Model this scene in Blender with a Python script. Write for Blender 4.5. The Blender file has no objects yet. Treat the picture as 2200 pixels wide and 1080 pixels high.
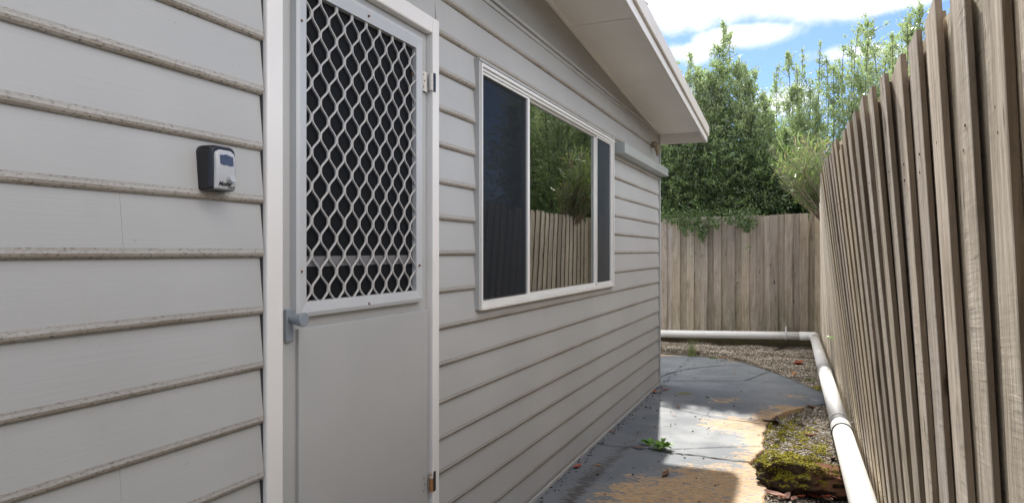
import bpy, bmesh, math, random
import numpy as np
from mathutils import Vector, Matrix
R=math.radians
random.seed(7); rng=np.random.default_rng(11)
S=bpy.context.scene
C=S.collection
# ---------------------------------------------------------------- camera
F=1467.0; AL=math.atan(624/F); D=1.362; H=1.35      # pixel focal length (2200 wide), yaw, offset from the wall, eye height
cam=bpy.data.cameras.new('camera'); co=bpy.data.objects.new('camera',cam); C.objects.link(co)
cam.sensor_width=36; cam.lens=36*F/2200; cam.clip_start=.02; cam.clip_end=2000
co.location=(D,0,H); co.rotation_euler=(R(90),0,AL); S.camera=co
# ---------------------------------------------------------------- light
SUN=Vector((-.5,2.7,2.5)).normalized()
S.view_settings.view_transform='Standard'; S.view_settings.look='None'
S.view_settings.gamma=1; S.view_settings.exposure=2.0
sl=bpy.data.lights.new('sun','SUN'); sl.energy=2.2; sl.angle=R(.8); sl.color=(1,.95,.87)
so=bpy.data.objects.new('sun',sl); C.objects.link(so)
so.rotation_euler=SUN.to_track_quat('Z','Y').to_euler(); so.location=(-3,14,14)
W=bpy.data.worlds.new('World'); S.world=W; W.use_nodes=True
wn=W.node_tree; wn.nodes.clear()
class NT:
    """tiny node-tree writer"""
    def __init__(s,t): s.t=t
    def n(s,typ,inp=None,**kw):
        nd=s.t.nodes.new(typ)
        for k,v in kw.items(): setattr(nd,k,v)
        for k,v in (inp or {}).items():
            if isinstance(v,bpy.types.NodeSocket): s.t.links.new(v,nd.inputs[k])
            else: nd.inputs[k].default_value=v
        return nd
    def m(s,op,a,b=0.0,c=None,clamp=False):
        i={0:a,1:b}
        if c is not None: i[2]=c
        nd=s.n('ShaderNodeMath',i,operation=op); nd.use_clamp=clamp
        return nd.outputs[0]
    def ss(s,x,a,b):   # smoothstep a..b
        nd=s.n('ShaderNodeMapRange',{0:x,1:a,2:b,3:0.0,4:1.0},interpolation_type='SMOOTHSTEP'); return nd.outputs[0]
    def mix(s,f,a,b,blend='MIX'):
        nd=s.n('ShaderNodeMix',data_type='RGBA',blend_type=blend)
        for k,v in ((0,f),(6,a),(7,b)):
            if isinstance(v,bpy.types.NodeSocket): s.t.links.new(v,nd.inputs[k])
            else:
                nd.inputs[k].default_value=v if k==0 else (tuple(v)+(1,))[:4]
        return nd.outputs[2]
    def noise(s,vec,scale,detail=4,rough=.55,dist=0.0):
        return s.n('ShaderNodeTexNoise',{'Vector':vec,'Scale':scale,'Detail':detail,'Roughness':rough,'Distortion':dist}).outputs[0]
    def scale(s,vec,x,y,z):
        return s.n('ShaderNodeVectorMath',{0:vec,1:(x,y,z)},operation='MULTIPLY').outputs[0]
    def sep(s,vec):
        return s.n('ShaderNodeSeparateXYZ',{0:vec}).outputs
    def attr(s,name): return s.n('ShaderNodeAttribute',attribute_name=name)
def direction(px,py):
    a=(px-1100)/F; b=(540-py)/F
    return (a*math.cos(AL)-math.sin(AL), a*math.sin(AL)+math.cos(AL), b)
w=NT(wn)
sky=w.n('ShaderNodeTexSky',sky_type='NISHITA',sun_disc=False,sun_elevation=math.asin(SUN.z),sun_rotation=math.atan2(SUN.x,SUN.y),altitude=50,air_density=1.0,dust_density=.4,ozone_density=2.2)
tc=w.n('ShaderNodeTexCoord').outputs['Generated']
sp=w.sep(tc)
# clouds: a few drifts ahead of the camera, unseen ones added elsewhere for fill light, ragged by noise
zz=w.m('MAXIMUM',sp[2],.06)
pl=w.n('ShaderNodeCombineXYZ',{0:w.m('DIVIDE',sp[0],zz),1:w.m('DIVIDE',sp[1],zz),2:0.0}).outputs[0]
n1=w.noise(pl,1.1,8,.6,.3)
n2=w.noise(tc,9.0,7,.62,.4)
yy=w.m('MAXIMUM',sp[1],.05); u=w.m('DIVIDE',sp[0],yy); v=w.m('DIVIDE',sp[2],yy)
tot=None
for (px,py,rx,ry,amp) in ((1640,-30,330,85,1.2),(1500,20,120,60,1.0),(1590,75,120,34,1.0),(1480,110,80,30,.8),(1860,0,160,36,.9),(1830,115,110,26,.62),(1690,215,90,50,.7),(1960,110,120,26,.6),(1440,230,90,60,.5),(1900,-160,600,70,1.0)):
    dx,dy,dz=direction(px,py); a=dx/dy; b=dz/dy
    e=w.m('ADD',w.m('POWER',w.m('DIVIDE',w.m('SUBTRACT',u,a),rx/F*1.0),2.0),w.m('POWER',w.m('DIVIDE',w.m('SUBTRACT',v,b),ry/F),2.0))
    g_=w.m('MULTIPLY',w.m('EXPONENT',w.m('MULTIPLY',e,-1.0)),amp)
    tot=g_ if tot is None else w.m('MAXIMUM',tot,g_)
front=w.m('MULTIPLY',tot,w.m('GREATER_THAN',sp[1],.05))
fm=w.ss(w.m('ADD',front,w.m('MULTIPLY',w.m('SUBTRACT',n2,.5),1.5)),.3,.72)
away_fill=w.m('MULTIPLY',w.m('MULTIPLY',w.ss(n1,.40,.54),w.m('SUBTRACT',1.0,w.ss(sp[1],.45,.62))),w.m('SUBTRACT',1.0,w.m('MULTIPLY',w.ss(w.m('MULTIPLY',sp[1],-1.0),.3,.7),.9)))  # unseen fill cloud, thinned behind the camera to keep camera-facing edges dark
cm=w.m('MULTIPLY',w.m('MAXIMUM',fm,away_fill),w.ss(sp[2],.01,.08),clamp=True)
skyc=w.mix(1.0,sky.outputs[0],(.31,.385,.55),'MULTIPLY')
litc=w.mix(w.ss(sp[1],-.1,.6),(18.2,17.4,16.4),(4.3,4.35,4.45))   # unseen clouds made brighter than those ahead, as added fill light
col=w.mix(w.m('MULTIPLY',cm,.93),skyc,litc)
bg=w.n('ShaderNodeBackground',{'Color':col,'Strength':.075})
ow=w.n('ShaderNodeOutputWorld',{0:bg.outputs[0]})
# ---------------------------------------------------------------- helpers
def Zc(X,Y): return -(X-D)*math.sin(AL)+Y*math.cos(AL)
def wz(x,y,X=0.0):
    t=math.tan(math.atan((x-1100)/F)-AL); Y=(X-D)/t
    return Y,H+(540-y)/F*Zc(X,Y)
def gr(x,y,z=0.0):
    Z=F*(H-z)/(y-540); Xc=(x-1100)/F*Z
    return D+Xc*math.cos(AL)-Z*math.sin(AL), Xc*math.sin(AL)+Z*math.cos(AL)
def at(x,y,Y):
    t=math.tan(math.atan((x-1100)/F)-AL); X=D+Y*t
    return Vector((X,Y,H+(540-y)/F*Zc(X,Y)))
class MB:
    def __init__(s): s.v=[];s.f=[];s.mi=[];s.a=[];s.cur=0;s.rnd=0.5
    def vert(s,p): s.v.append(tuple(p)); s.a.append(s.rnd); return len(s.v)-1
    def face(s,idx,mi=None): s.f.append(tuple(idx)); s.mi.append(s.cur if mi is None else mi)
    def poly(s,pts,mi=None): s.face([s.vert(p) for p in pts],mi)
    def box(s,x0,x1,y0,y1,z0,z1,mi=None):
        i=[s.vert((x,y,z)) for x in (x0,x1) for y in (y0,y1) for z in (z0,z1)]
        for q in ((0,1,3,2),(4,6,7,5),(0,4,5,1),(2,3,7,6),(0,2,6,4),(1,5,7,3)): s.face([i[k] for k in q],mi)
    def rings(s,rings,mi=None,cap=True,closed=True):
        b=[[s.vert(p) for p in r] for r in rings]; n=len(b[0])
        for r0,r1 in zip(b,b[1:]):
            for k in range(n if closed else n-1):
                s.face((r0[k],r0[(k+1)%n],r1[(k+1)%n],r1[k]),mi)
        if cap and closed: s.face(b[0][::-1],mi); s.face(b[-1],mi)
    def tube(s,pts,r,n=8,mi=None,cap=True):
        pts=[Vector(p) for p in pts]; rr=r if isinstance(r,(list,tuple)) else [r]*len(pts)
        rings=[];up=None
        for i,p in enumerate(pts):
            t=(pts[min(i+1,len(pts)-1)]-pts[max(i-1,0)]).normalized()
            if up is None: up=Vector((0,0,1)) if abs(t.z)<.9 else Vector((1,0,0))
            a=t.cross(up).normalized(); b=a.cross(t).normalized(); up=b
            rings.append([p+(a*math.cos(2*math.pi*k/n)+b*math.sin(2*math.pi*k/n))*rr[i] for k in range(n)])
        s.rings(rings,mi,cap)
    def extr(s,prof,y0,y1,mi=None,segs=1,close=True):   # profile of (x,z) swept along y
        s.rings([[(x,y0+(y1-y0)*k/segs,z) for x,z in prof] for k in range(segs+1)],mi,cap=close,closed=close)
    def build(s,name,mats,parent=None,smooth=False,bevel=0,loc=None):
        me=bpy.data.meshes.new(name); me.from_pydata(s.v,[],s.f)
        for m in (mats if isinstance(mats,(list,tuple)) else [mats]): me.materials.append(m)
        me.polygons.foreach_set('material_index',s.mi)
        at_=me.attributes.new('rnd','FLOAT','POINT'); at_.data.foreach_set('value',s.a)
        if smooth: me.polygons.foreach_set('use_smooth',[True]*len(s.f))
        bm=bmesh.new(); bm.from_mesh(me); bmesh.ops.recalc_face_normals(bm,faces=bm.faces); bm.to_mesh(me); bm.free()
        o=bpy.data.objects.new(name,me); C.objects.link(o)
        if loc is not None: me.transform(Matrix.Translation(-Vector(loc))); o.location=loc
        if parent:
            o.parent=parent; o.location=Vector(o.location)-world_loc(parent)
        if bevel:
            b=o.modifiers.new('bevel','BEVEL'); b.width=bevel; b.segments=2; b.limit_method='ANGLE'; b.angle_limit=R(40); b.harden_normals=False
        return o
def world_loc(o):
    l=Vector(o.location)
    while o.parent: o=o.parent; l+=Vector(o.location)
    return l
def tag(o,label=None,cat=None,group=None,kind=None):
    if label: o['label']=label
    if cat: o['category']=cat
    if group: o['group']=group
    if kind: o['kind']=kind
    return o
def thing(name,loc,label,cat,group=None):
    o=bpy.data.objects.new(name,None); o.empty_display_size=.1; C.objects.link(o); o.location=loc
    return tag(o,label,cat,group)
def mat(name):
    m=bpy.data.materials.new(name); m.use_nodes=True; m.node_tree.nodes.clear(); return m,NT(m.node_tree)
def fin(m,t,col,rough=.6,bump=None,bd=.002,spec=.4,metal=0.0,**kw):
    i={'Base Color':col if isinstance(col,bpy.types.NodeSocket) else (tuple(col)+(1,))[:4],'Roughness':rough,'Metallic':metal,'Specular IOR Level':spec}
    i.update(kw)
    if bump is not None:
        i['Normal']=t.n('ShaderNodeBump',{'Height':bump,'Distance':bd,'Strength':1.0}).outputs[0]
    p=t.n('ShaderNodeBsdfPrincipled',i); t.n('ShaderNodeOutputMaterial',{0:p.outputs[0]}); return m
def obc(t): return t.n('ShaderNodeNewGeometry').outputs['Position']
# ---------------------------------------------------------------- materials
def paint(name,col,dirt=(.30,.26,.21),amt=.25,grain=(6,1.2,60),bd=.0012,rough=.5,spec=.35,chips=.6):
    m,t=mat(name); p=obc(t)
    g=t.noise(t.scale(p,*grain),3.0,5,.6); big=t.noise(p,1.3,4,.6); fine=t.noise(p,55,3,.6)
    c=t.mix(t.ss(big,.35,.75),[x*.95 for x in col],[min(1,x*1.04) for x in col])
    c=t.mix(t.m('MULTIPLY',t.ss(t.noise(t.scale(p,3,3,1.2),2.3,6,.65),.55,.8),amt),c,dirt)
    c=t.mix(t.m('MULTIPLY',t.ss(fine,.70,.78),.35),c,[x*.55 for x in dirt])
    vo=t.n('ShaderNodeTexVoronoi',{'Vector':t.scale(p,1,1,1.3),'Scale':9.0}); ch=t.m('MULTIPLY',t.m('SUBTRACT',1.0,t.ss(vo.outputs['Distance'],.018,.034)),t.m('GREATER_THAN',t.sep(vo.outputs['Color'])[0],.80))
    c=t.mix(t.m('MULTIPLY',ch,chips),c,t.mix(t.m('GREATER_THAN',t.sep(vo.outputs['Color'])[1],.5),(.10,.085,.07),(.7,.7,.66)))
    return fin(m,t,c,rough,t.m('ADD',g,t.m('MULTIPLY',fine,.35)),bd,spec)
WALL=(.405,.405,.395)
M_wall=paint('grey_house_paint',WALL,amt=.16,bd=.0005)
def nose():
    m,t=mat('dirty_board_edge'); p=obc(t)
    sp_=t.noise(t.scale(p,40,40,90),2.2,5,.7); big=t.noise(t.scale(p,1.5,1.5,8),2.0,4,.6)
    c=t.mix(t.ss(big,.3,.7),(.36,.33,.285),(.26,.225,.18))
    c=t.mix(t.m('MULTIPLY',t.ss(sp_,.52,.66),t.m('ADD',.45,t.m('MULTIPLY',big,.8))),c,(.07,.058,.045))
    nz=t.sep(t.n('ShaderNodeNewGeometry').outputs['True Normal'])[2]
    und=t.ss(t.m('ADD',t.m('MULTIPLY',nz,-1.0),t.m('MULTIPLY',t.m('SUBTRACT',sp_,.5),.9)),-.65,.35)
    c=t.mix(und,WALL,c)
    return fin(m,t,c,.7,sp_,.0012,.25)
M_nose=nose()
M_white=paint('white_trim_paint',(.74,.72,.69),dirt=(.45,.38,.30),amt=.16,grain=(20,20,1.5),bd=.0008,rough=.42)
M_cream=paint('aged_cream_trim_paint',(.66,.62,.56),dirt=(.4,.32,.22),amt=.3,grain=(20,20,1.5),bd=.0008,rough=.45)
M_alum=paint('white_powder_coat',(.72,.71,.68),dirt=(.35,.32,.27),amt=.05,grain=(1,1,1),bd=.00002,rough=.35)
M_door=paint('grey_door_paint',(.41,.412,.405),amt=.13,grain=(30,30,3),bd=.0004,rough=.33,spec=.5)
M_screen=paint('pale_grey_door_screen_metal',(.47,.48,.485),amt=.05,grain=(1,1,1),bd=.0002,rough=.36,spec=.5)
M_grille=paint('silver_grey_grille_metal',(.46,.445,.425),dirt=(.25,.19,.13),amt=.3,grain=(1,1,1),bd=.0004,rough=.42,spec=.5)
M_soffit=paint('white_eave_sheet',(.86,.84,.81),dirt=(.5,.44,.36),amt=.12,grain=(1,1,1),bd=.0004,rough=.6)
M_sheet=paint('grey_gable_sheet',(.33,.33,.315),amt=.1,grain=(1,1,1),bd=.0003,rough=.55)
M_box=paint('grey_shade_box_paint',(.38,.40,.385),amt=.08,grain=(1,1,1),bd=.0002,rough=.4)
M_handle=paint('blue_grey_handle_paint',(.23,.26,.29),amt=.05,grain=(1,1,1),bd=.0003,rough=.4,spec=.6)
def simple(name,col,rough=.5,spec=.4,bd=None,sc=40,var=.2,metal=0.0):
    m,t=mat(name); p=obc(t); n=t.noise(p,sc,4,.6)
    c=t.mix(n,[x*(1-var) for x in col],[x*(1+var) for x in col])
    return fin(m,t,c,rough,n if bd else None,bd or .001,spec,metal)
M_black=simple('black_plastic',(.012,.013,.017),.38,.5,.0004)
M_silver=simple('silver_plastic',(.42,.43,.44),.33,.5,.0002,90,.08)
M_gap_shade=simple('gap_shade_filler',(.06,.06,.065),.8,.1)  # near-black colour standing in for shade inside a gap
M_ink=simple('black_print',(.015,.015,.018),.6)
M_dark=simple('dark_fly_wire',(.012,.013,.015),.7,.06,.0004,700,.5)
M_shut=simple('dark_shutter_glass',(.024,.030,.037),.4,.2)
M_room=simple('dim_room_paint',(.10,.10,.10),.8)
M_bench=simple('pale_bench_top',(.55,.55,.53),.4)
M_ledge=simple('inner_ledge',(.14,.14,.145),.6)
def rusty():
    m,t=mat('rusty_hinge_metal'); p=obc(t); n=t.noise(p,60,5,.65); s_=t.noise(p,22,3,.6)
    a=t.attr('rnd').outputs['Fac']
    c=t.mix(t.ss(t.m('ADD',s_,t.m('SUBTRACT',a,.5)),.52,.62),(.58,.56,.52),(.30,.14,.055))
    c=t.mix(t.ss(n,.58,.70),c,(.10,.05,.03))
    return fin(m,t,c,.6,n,.001,.4)
M_rust=rusty()
M_screw=simple('rusty_screw',(.14,.07,.035),.8,.2,.0005,200,.5)
M_pipe=None
def pipe():
    m,t=mat('white_pvc'); p=obc(t); n=t.noise(t.scale(p,1,1,1),3,6,.65); f_=t.noise(p,40,4,.7)
    up=t.sep(t.n('ShaderNodeNewGeometry').outputs['Normal'])[2]
    c=t.mix(t.m('MULTIPLY',t.ss(n,.5,.72),.35),(.68,.68,.67),(.42,.41,.38))
    c=t.mix(t.m('MULTIPLY',t.ss(f_,.62,.75),.35),c,(.28,.26,.2))
    return fin(m,t,c,.38,f_,.0003,.45)
M_pipe=pipe()
M_clip=simple('pale_strap_plastic',(.6,.6,.57),.5)
M_rub=simple('black_rubber_seal',(.02,.02,.02),.7)
def wood(name,c1,c2,c3,stain=(.06,.055,.04),saw=1.0,green=0.0):
    m,t=mat(name); p=obc(t); a=t.attr('rnd').outputs['Fac']
    off=t.n('ShaderNodeCombineXYZ',{0:t.m('MULTIPLY',a,37.0),1:t.m('MULTIPLY',a,11.0),2:t.m('MULTIPLY',a,53.0)}).outputs[0]
    q=t.n('ShaderNodeVectorMath',{0:p,1:off},operation='ADD').outputs[0]
    gn=t.noise(t.scale(q,22,22,.9),2.4,6,.62,.35)        # long vertical grain
    fg=t.noise(t.scale(q,90,90,2.2),2.0,4,.6,.2)
    bl=t.noise(t.scale(q,2.5,2.5,.8),2.2,5,.6); qs=t.sep(q)
    sh_=t.n('ShaderNodeCombineXYZ',{0:t.m('MULTIPLY',qs[0],5.0),1:t.m('MULTIPLY',qs[1],5.0),2:t.m('MULTIPLY',t.m('ADD',qs[2],t.m('MULTIPLY',t.m('ADD',qs[0],qs[1]),.12)),60.0)}).outputs[0]
    sw=t.m('ADD',.5,t.m('MULTIPLY',t.m('SUBTRACT',t.noise(sh_,1.5,2,.5,.4),.5),t.ss(bl,.38,.6)))            # saw marks across the board
    kn=t.n('ShaderNodeTexVoronoi',{'Vector':t.scale(q,5,9,1.6),'Scale':1.6,'Randomness':1.0}).outputs['Distance']
    c=t.mix(t.ss(gn,.30,.70),c1,c2)
    c=t.mix(t.m('MULTIPLY',t.ss(bl,.48,.72),.7),c,c3)
    c=t.mix(t.m('MULTIPLY',t.ss(fg,.55,.72),.45),c,[x*.45 for x in c1])
    c=t.mix(t.m('MULTIPLY',t.ss(sw,.56,.70),.42*saw),c,[x*.5 for x in c1])
    c=t.mix(t.m('SUBTRACT',1.0,t.ss(kn,.045,.10)),c,(.05,.035,.025))
    st=t.noise(t.scale(q,7,7,1.1),1.7,6,.7)
    c=t.mix(t.m('MULTIPLY',t.ss(st,.57,.74),.72),c,stain)
    mt=t.noise(t.scale(q,14,14,5),1.3,6,.75); c=t.mix(t.m('MULTIPLY',t.ss(mt,.52,.70),.4),c,[x*.5 for x in c1]); c=t.mix(t.m('MULTIPLY',t.ss(mt,.46,.30),.35),c,[min(1,x*1.15) for x in c3])
    tone=t.m('ADD',.70,t.m('MULTIPLY',t.m('FRACT',t.m('MULTIPLY',a,7.31)),.52))
    c=t.mix(1.0,c,t.n('ShaderNodeCombineColor',{0:tone,1:tone,2:t.m('MULTIPLY',tone,t.m('ADD',.93,t.m('MULTIPLY',t.m('FRACT',t.m('MULTIPLY',a,3.17)),.12)))}).outputs[0],'MULTIPLY')
    if green:
        z=t.sep(p)[2]
        c=t.mix(t.m('MULTIPLY',t.m('MULTIPLY',t.m('SUBTRACT',1.0,t.ss(z,.2,1.0)),t.ss(st,.4,.62)),green),c,(.07,.075,.03))
    b=t.m('ADD',t.m('ADD',gn,t.m('MULTIPLY',fg,.4)),t.m('MULTIPLY',sw,.7*saw))
    return fin(m,t,c,.85,b,.0018,.15)
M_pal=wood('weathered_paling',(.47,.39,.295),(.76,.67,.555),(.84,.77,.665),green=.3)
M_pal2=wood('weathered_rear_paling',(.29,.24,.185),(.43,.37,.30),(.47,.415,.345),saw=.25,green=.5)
M_edge=wood('shade_brown_sawn_edge',(.17,.125,.082),(.25,.19,.13),(.28,.22,.155),saw=.2,green=.3)  # browner sawn edge, with the shade on unsunlit sides darkened into the colour
M_plinth=wood('damp_plinth',(.07,.055,.035),(.11,.09,.06),(.08,.08,.05),saw=.1,green=.6)
M_bark=wood('bark',(.05,.042,.034),(.10,.085,.07),(.12,.10,.08))
# path: worn blue-grey paint over ochre concrete; weight of wear and grime is stored per vertex
def pathmat():
    m,t=mat('worn_painted_concrete'); p=obc(t)
    wr=t.attr('wear').outputs['Fac']; gm=t.attr('grime').outputs['Fac']; mo=t.attr('moss').outputs['Fac']
    n=t.noise(t.scale(p,1.0,1.9,1),6.5,9,.72,.5); n2_=t.noise(t.scale(p,1,2.2,1),17,6,.7,.9); f_=t.noise(p,130,3,.6); bl=t.noise(p,2.2,5,.6)
    base=t.mix(t.ss(bl,.3,.7),(.132,.149,.168),(.186,.200,.214))
    base=t.mix(t.m('MULTIPLY',t.ss(n2_,.5,.75),.4),base,(.19,.205,.22))
    och=t.mix(t.ss(n2_,.3,.7),(.38,.235,.11),(.50,.35,.20))
    k=t.m('ADD',wr,t.m('ADD',t.m('MULTIPLY',t.m('SUBTRACT',n,.5),2.4),t.m('MULTIPLY',t.m('SUBTRACT',n2_,.5),1.7)))
    fl=t.noise(t.scale(p,1,2,1),26,8,.75,.6); c=t.mix(t.m('MULTIPLY',t.ss(k,.47,.60),t.m('SUBTRACT',1.0,t.m('MULTIPLY',t.ss(fl,.51,.57),.85))),base,och)
    c=t.mix(t.m('MULTIPLY',t.ss(t.m('ADD',gm,t.m('MULTIPLY',t.m('SUBTRACT',n2_,.5),3.2)),.45,1.1),.75),c,(.062,.048,.035))
    c=t.mix(t.m('MULTIPLY',t.ss(t.m('ADD',mo,t.m('MULTIPLY',t.m('SUBTRACT',n2_,.5),.9)),.4,.9),.75),c,(.17,.145,.03))
    c=t.mix(t.m('MULTIPLY',t.ss(f_,.62,.72),.25),c,(.06,.06,.06))
    wet=t.ss(t.noise(p,1.7,3,.6),.42,.6)
    ro=t.m('SUBTRACT',.74,t.m('MULTIPLY',wet,.14))
    return fin(m,t,c,ro,t.m('ADD',t.m('MULTIPLY',n2_,.5),f_),.0016,.22)
M_path=pathmat()
M_crack=simple('crack_dirt',(.02,.018,.015),.9,.1)
def gravelmat():
    m,t=mat('gravel_and_moss'); p=obc(t); mo=t.attr('moss').outputs['Fac']
    v=t.n('ShaderNodeTexVoronoi',{'Vector':p,'Scale':120.0}); n=t.noise(p,7,7,.68); n3=t.noise(p,60,4,.65); g=t.noise(p,300,3,.7)
    cell=t.sep(v.outputs['Color'])[0]
    c=t.mix(t.ss(cell,.15,.85),(.11,.09,.065),(.42,.38,.31))
    c=t.mix(t.ss(v.outputs['Distance'],.45,.75),c,(.05,.04,.03))
    c=t.mix(t.m('MULTIPLY',t.ss(n,.42,.6),.65),c,(.06,.045,.032))
    mc=t.mix(t.ss(t.noise(p,14,5,.65),.36,.62),(.06,.058,.015),(.26,.24,.03))
    k=t.m('ADD',mo,t.m('ADD',t.m('MULTIPLY',t.m('SUBTRACT',n,.5),2.0),t.m('MULTIPLY',t.m('SUBTRACT',n3,.5),1.3)))
    c=t.mix(t.ss(k,.46,.62),c,t.mix(t.m('MULTIPLY',g,.7),mc,(.02,.025,.006)))
    return fin(m,t,c,.9,t.m('ADD',t.m('MULTIPLY',v.outputs['Distance'],-.9),t.m('MULTIPLY',g,.8)),.006,.15)
M_grav=gravelmat()
def pebmat():
    m,t=mat('pebble_mix'); a=t.attr('rnd').outputs['Fac']
    c=t.mix(t.ss(t.m('FRACT',t.m('MULTIPLY',a,9.7)),.1,.9),(.12,.10,.075),(.50,.455,.38)); c=t.mix(t.ss(a,.88,.93),c,(.62,.6,.55)); c=t.mix(t.ss(a,.12,.1),c,(.30,.19,.11))
    return fin(m,t,c,.8,None,.001,.2)
M_peb=pebmat()
def rockmat():
    m,t=mat('mossy_rock'); p=obc(t); N=t.sep(t.n('ShaderNodeNewGeometry').outputs['Normal'])
    n=t.noise(p,9,7,.68); n3=t.noise(p,45,5,.7); g=t.noise(p,220,3,.7); s_=t.sep(p)
    c=t.mix(t.ss(n3,.35,.65),(.035,.026,.019),(.11,.075,.05))
    red=t.ss(t.m('ADD',s_[0],t.m('MULTIPLY',n,.22)),1.50,1.60)
    c=t.mix(t.m('MULTIPLY',red,t.ss(N[2],.1,.5)),c,(.25,.125,.075))
    k=t.m('ADD',t.m('MULTIPLY',N[2],.9),t.m('ADD',t.m('MULTIPLY',t.m('SUBTRACT',n,.5),1.8),t.m('SUBTRACT',t.m('MULTIPLY',t.m('SUBTRACT',n3,.5),1.6),t.m('MULTIPLY',red,.5))))
    c=t.mix(t.ss(k,.62,.80),c,t.mix(t.ss(n3,.38,.62),(.08,.07,.012),(.32,.28,.03)))
    return fin(m,t,c,.92,t.m('ADD',n3,g),.012,.1)
M_rock=rockmat()
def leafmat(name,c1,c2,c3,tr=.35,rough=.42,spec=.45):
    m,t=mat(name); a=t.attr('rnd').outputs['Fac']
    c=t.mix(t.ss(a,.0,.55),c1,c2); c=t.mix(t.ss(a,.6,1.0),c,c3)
    p=t.n('ShaderNodeBsdfPrincipled',{'Base Color':c,'Roughness':rough,'Specular IOR Level':spec})
    tl=t.n('ShaderNodeBsdfTranslucent',{'Color':t.mix(1.0,c,(1.35,1.55,.85),'MULTIPLY')})
    mx=t.n('ShaderNodeMixShader',{0:tr,1:p.outputs[0],2:tl.outputs[0]})
    t.n('ShaderNodeOutputMaterial',{0:mx.outputs[0]}); return m
M_pitt=leafmat('small_green_leaf',(.095,.145,.066),(.165,.225,.108),(.33,.38,.25),tr=.42,rough=.34,spec=.75)
M_hedge=leafmat('dark_hedge_leaf',(.022,.045,.016),(.045,.085,.028),(.09,.14,.05),tr=.3)
M_long=leafmat('long_narrow_leaf',(.10,.14,.055),(.20,.26,.11),(.36,.27,.20),rough=.35,spec=.6)
M_weed=leafmat('bright_weed_leaf',(.09,.20,.025),(.16,.32,.04),(.25,.40,.06),tr=.25)
M_grass=leafmat('pale_grass_blade',(.10,.14,.04),(.16,.2,.06),(.3,.3,.14),tr=.3)
def deadmat(name,c1,c2):
    m,t=mat(name); p=obc(t); n=t.noise(p,70,4,.65); return fin(m,t,t.mix(t.ss(n,.35,.65),c1,c2),.6,n,.001,.3)
M_dl=[deadmat('dry_brown_leaf',(.10,.05,.03),(.20,.10,.055)),deadmat('dry_red_leaf',(.26,.06,.035),(.42,.13,.07)),deadmat('dry_orange_leaf',(.33,.14,.05),(.46,.23,.09)),deadmat('dry_pink_leaf',(.42,.24,.19),(.55,.36,.28)),deadmat('dry_dark_leaf',(.035,.022,.018),(.08,.05,.035))]
def glassmat(name,ior=1.75,tint=(.62,.66,.66)):
    m,t=mat(name)
    wv=t.noise(t.scale(obc(t),1,1,1),1.6,1,.4)
    bn=t.n('ShaderNodeBump',{'Height':wv,'Distance':.001,'Strength':.35}).outputs[0]
    f_=t.n('ShaderNodeFresnel',{'IOR':ior,'Normal':bn}).outputs[0]
    mx=t.n('ShaderNodeMixShader',{0:t.m('MULTIPLY',f_,1.0,clamp=True),1:t.n('ShaderNodeBsdfTransparent',{0:tuple(tint)+(1,)}).outputs[0],2:t.n('ShaderNodeBsdfGlossy',{'Color':(.97,1,.98,1),'Roughness':.0,'Normal':bn}).outputs[0]})
    t.n('ShaderNodeOutputMaterial',{0:mx.outputs[0]}); return m
M_glass=glassmat('window_glass',2.8,(.8,.84,.84)); M_glass2=glassmat('rear_window_glass',1.45,(.9,.92,.92))
def wiremat():
    m,t=mat('insect_screen_wire'); p=obc(t)
    d=t.n('ShaderNodeBsdfPrincipled',{'Base Color':(.022,.026,.032,1),'Roughness':.8,'Specular IOR Level':.1})
    mx=t.n('ShaderNodeMixShader',{0:.66,1:t.n('ShaderNodeBsdfTransparent').outputs[0],2:d.outputs[0]})
    t.n('ShaderNodeOutputMaterial',{0:mx.outputs[0]}); return m
M_wire=wiremat()
M_roof=simple('pale_roof_metal',(.55,.53,.5),.45)
M_earth=simple('bare_earth',(.09,.07,.05),.95,.1,.01,6,.3)
# ================================================================ the ground
b=MB(); b.poly([(-400,-400,-.06),(400,-400,-.06),(400,400,-.06),(-400,400,-.06)])
tag(b.build('ground',M_earth),'bare earth beneath the yard and beyond the fences','ground',kind='structure')
EDGE=[(-3,1.55),(2.4,1.5),(3.3,1.18),(3.6,1.17),(3.92,1.168),(4.10,1.183),(4.47,1.10),(4.62,1.045),(4.96,1.116),(5.40,1.094),(5.79,1.11),(6.05,1.17),(6.29,1.274),(6.45,1.38),(6.62,1.50),(6.70,1.62),(7.10,1.60),(7.34,1.471),(7.85,1.25),(8.29,1.0),(8.72,.72),(8.90,.52),(9.04,.1),(9.10,-.4)]  # unseen near stretch widened to bounce extra sunlight up to the eave
def edgeX(Y):
    for (a,xa),(b_,xb) in zip(EDGE,EDGE[1:]):
        if Y<=b_: return xa+(xb-xa)*(Y-a)/(b_-a)
    return EDGE[-1][1]
def blob(x,y,cx,cy,rx,ry): return np.exp(-(((x-cx)/rx)**2+((y-cy)/ry)**2))
def grid_sheet(name,rows,mats,attrs,**kw):
    nr=len(rows); nc=len(rows[0]); V=np.array(rows).reshape(-1,3)
    idx=np.arange(nr*nc).reshape(nr,nc)
    q=np.stack([idx[:-1,:-1],idx[:-1,1:],idx[1:,1:],idx[1:,:-1]],-1).reshape(-1,4)
    me=bpy.data.meshes.new(name); me.from_pydata(V.tolist(),[],q.tolist()); me.materials.append(mats)
    for k,fn in attrs.items():
        a=me.attributes.new(k,'FLOAT','POINT'); a.data.foreach_set('value',fn(V[:,0],V[:,1]).astype(np.float32))
    me.polygons.foreach_set('use_smooth',[True]*len(q))
    o=bpy.data.objects.new(name,me); C.objects.link(o); return o
ys=sorted(set(list(np.arange(-3,6.98,.035))+[6.985,6.99]+list(np.arange(7.0,9.1,.03))+[9.1]))
rows=[]
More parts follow.
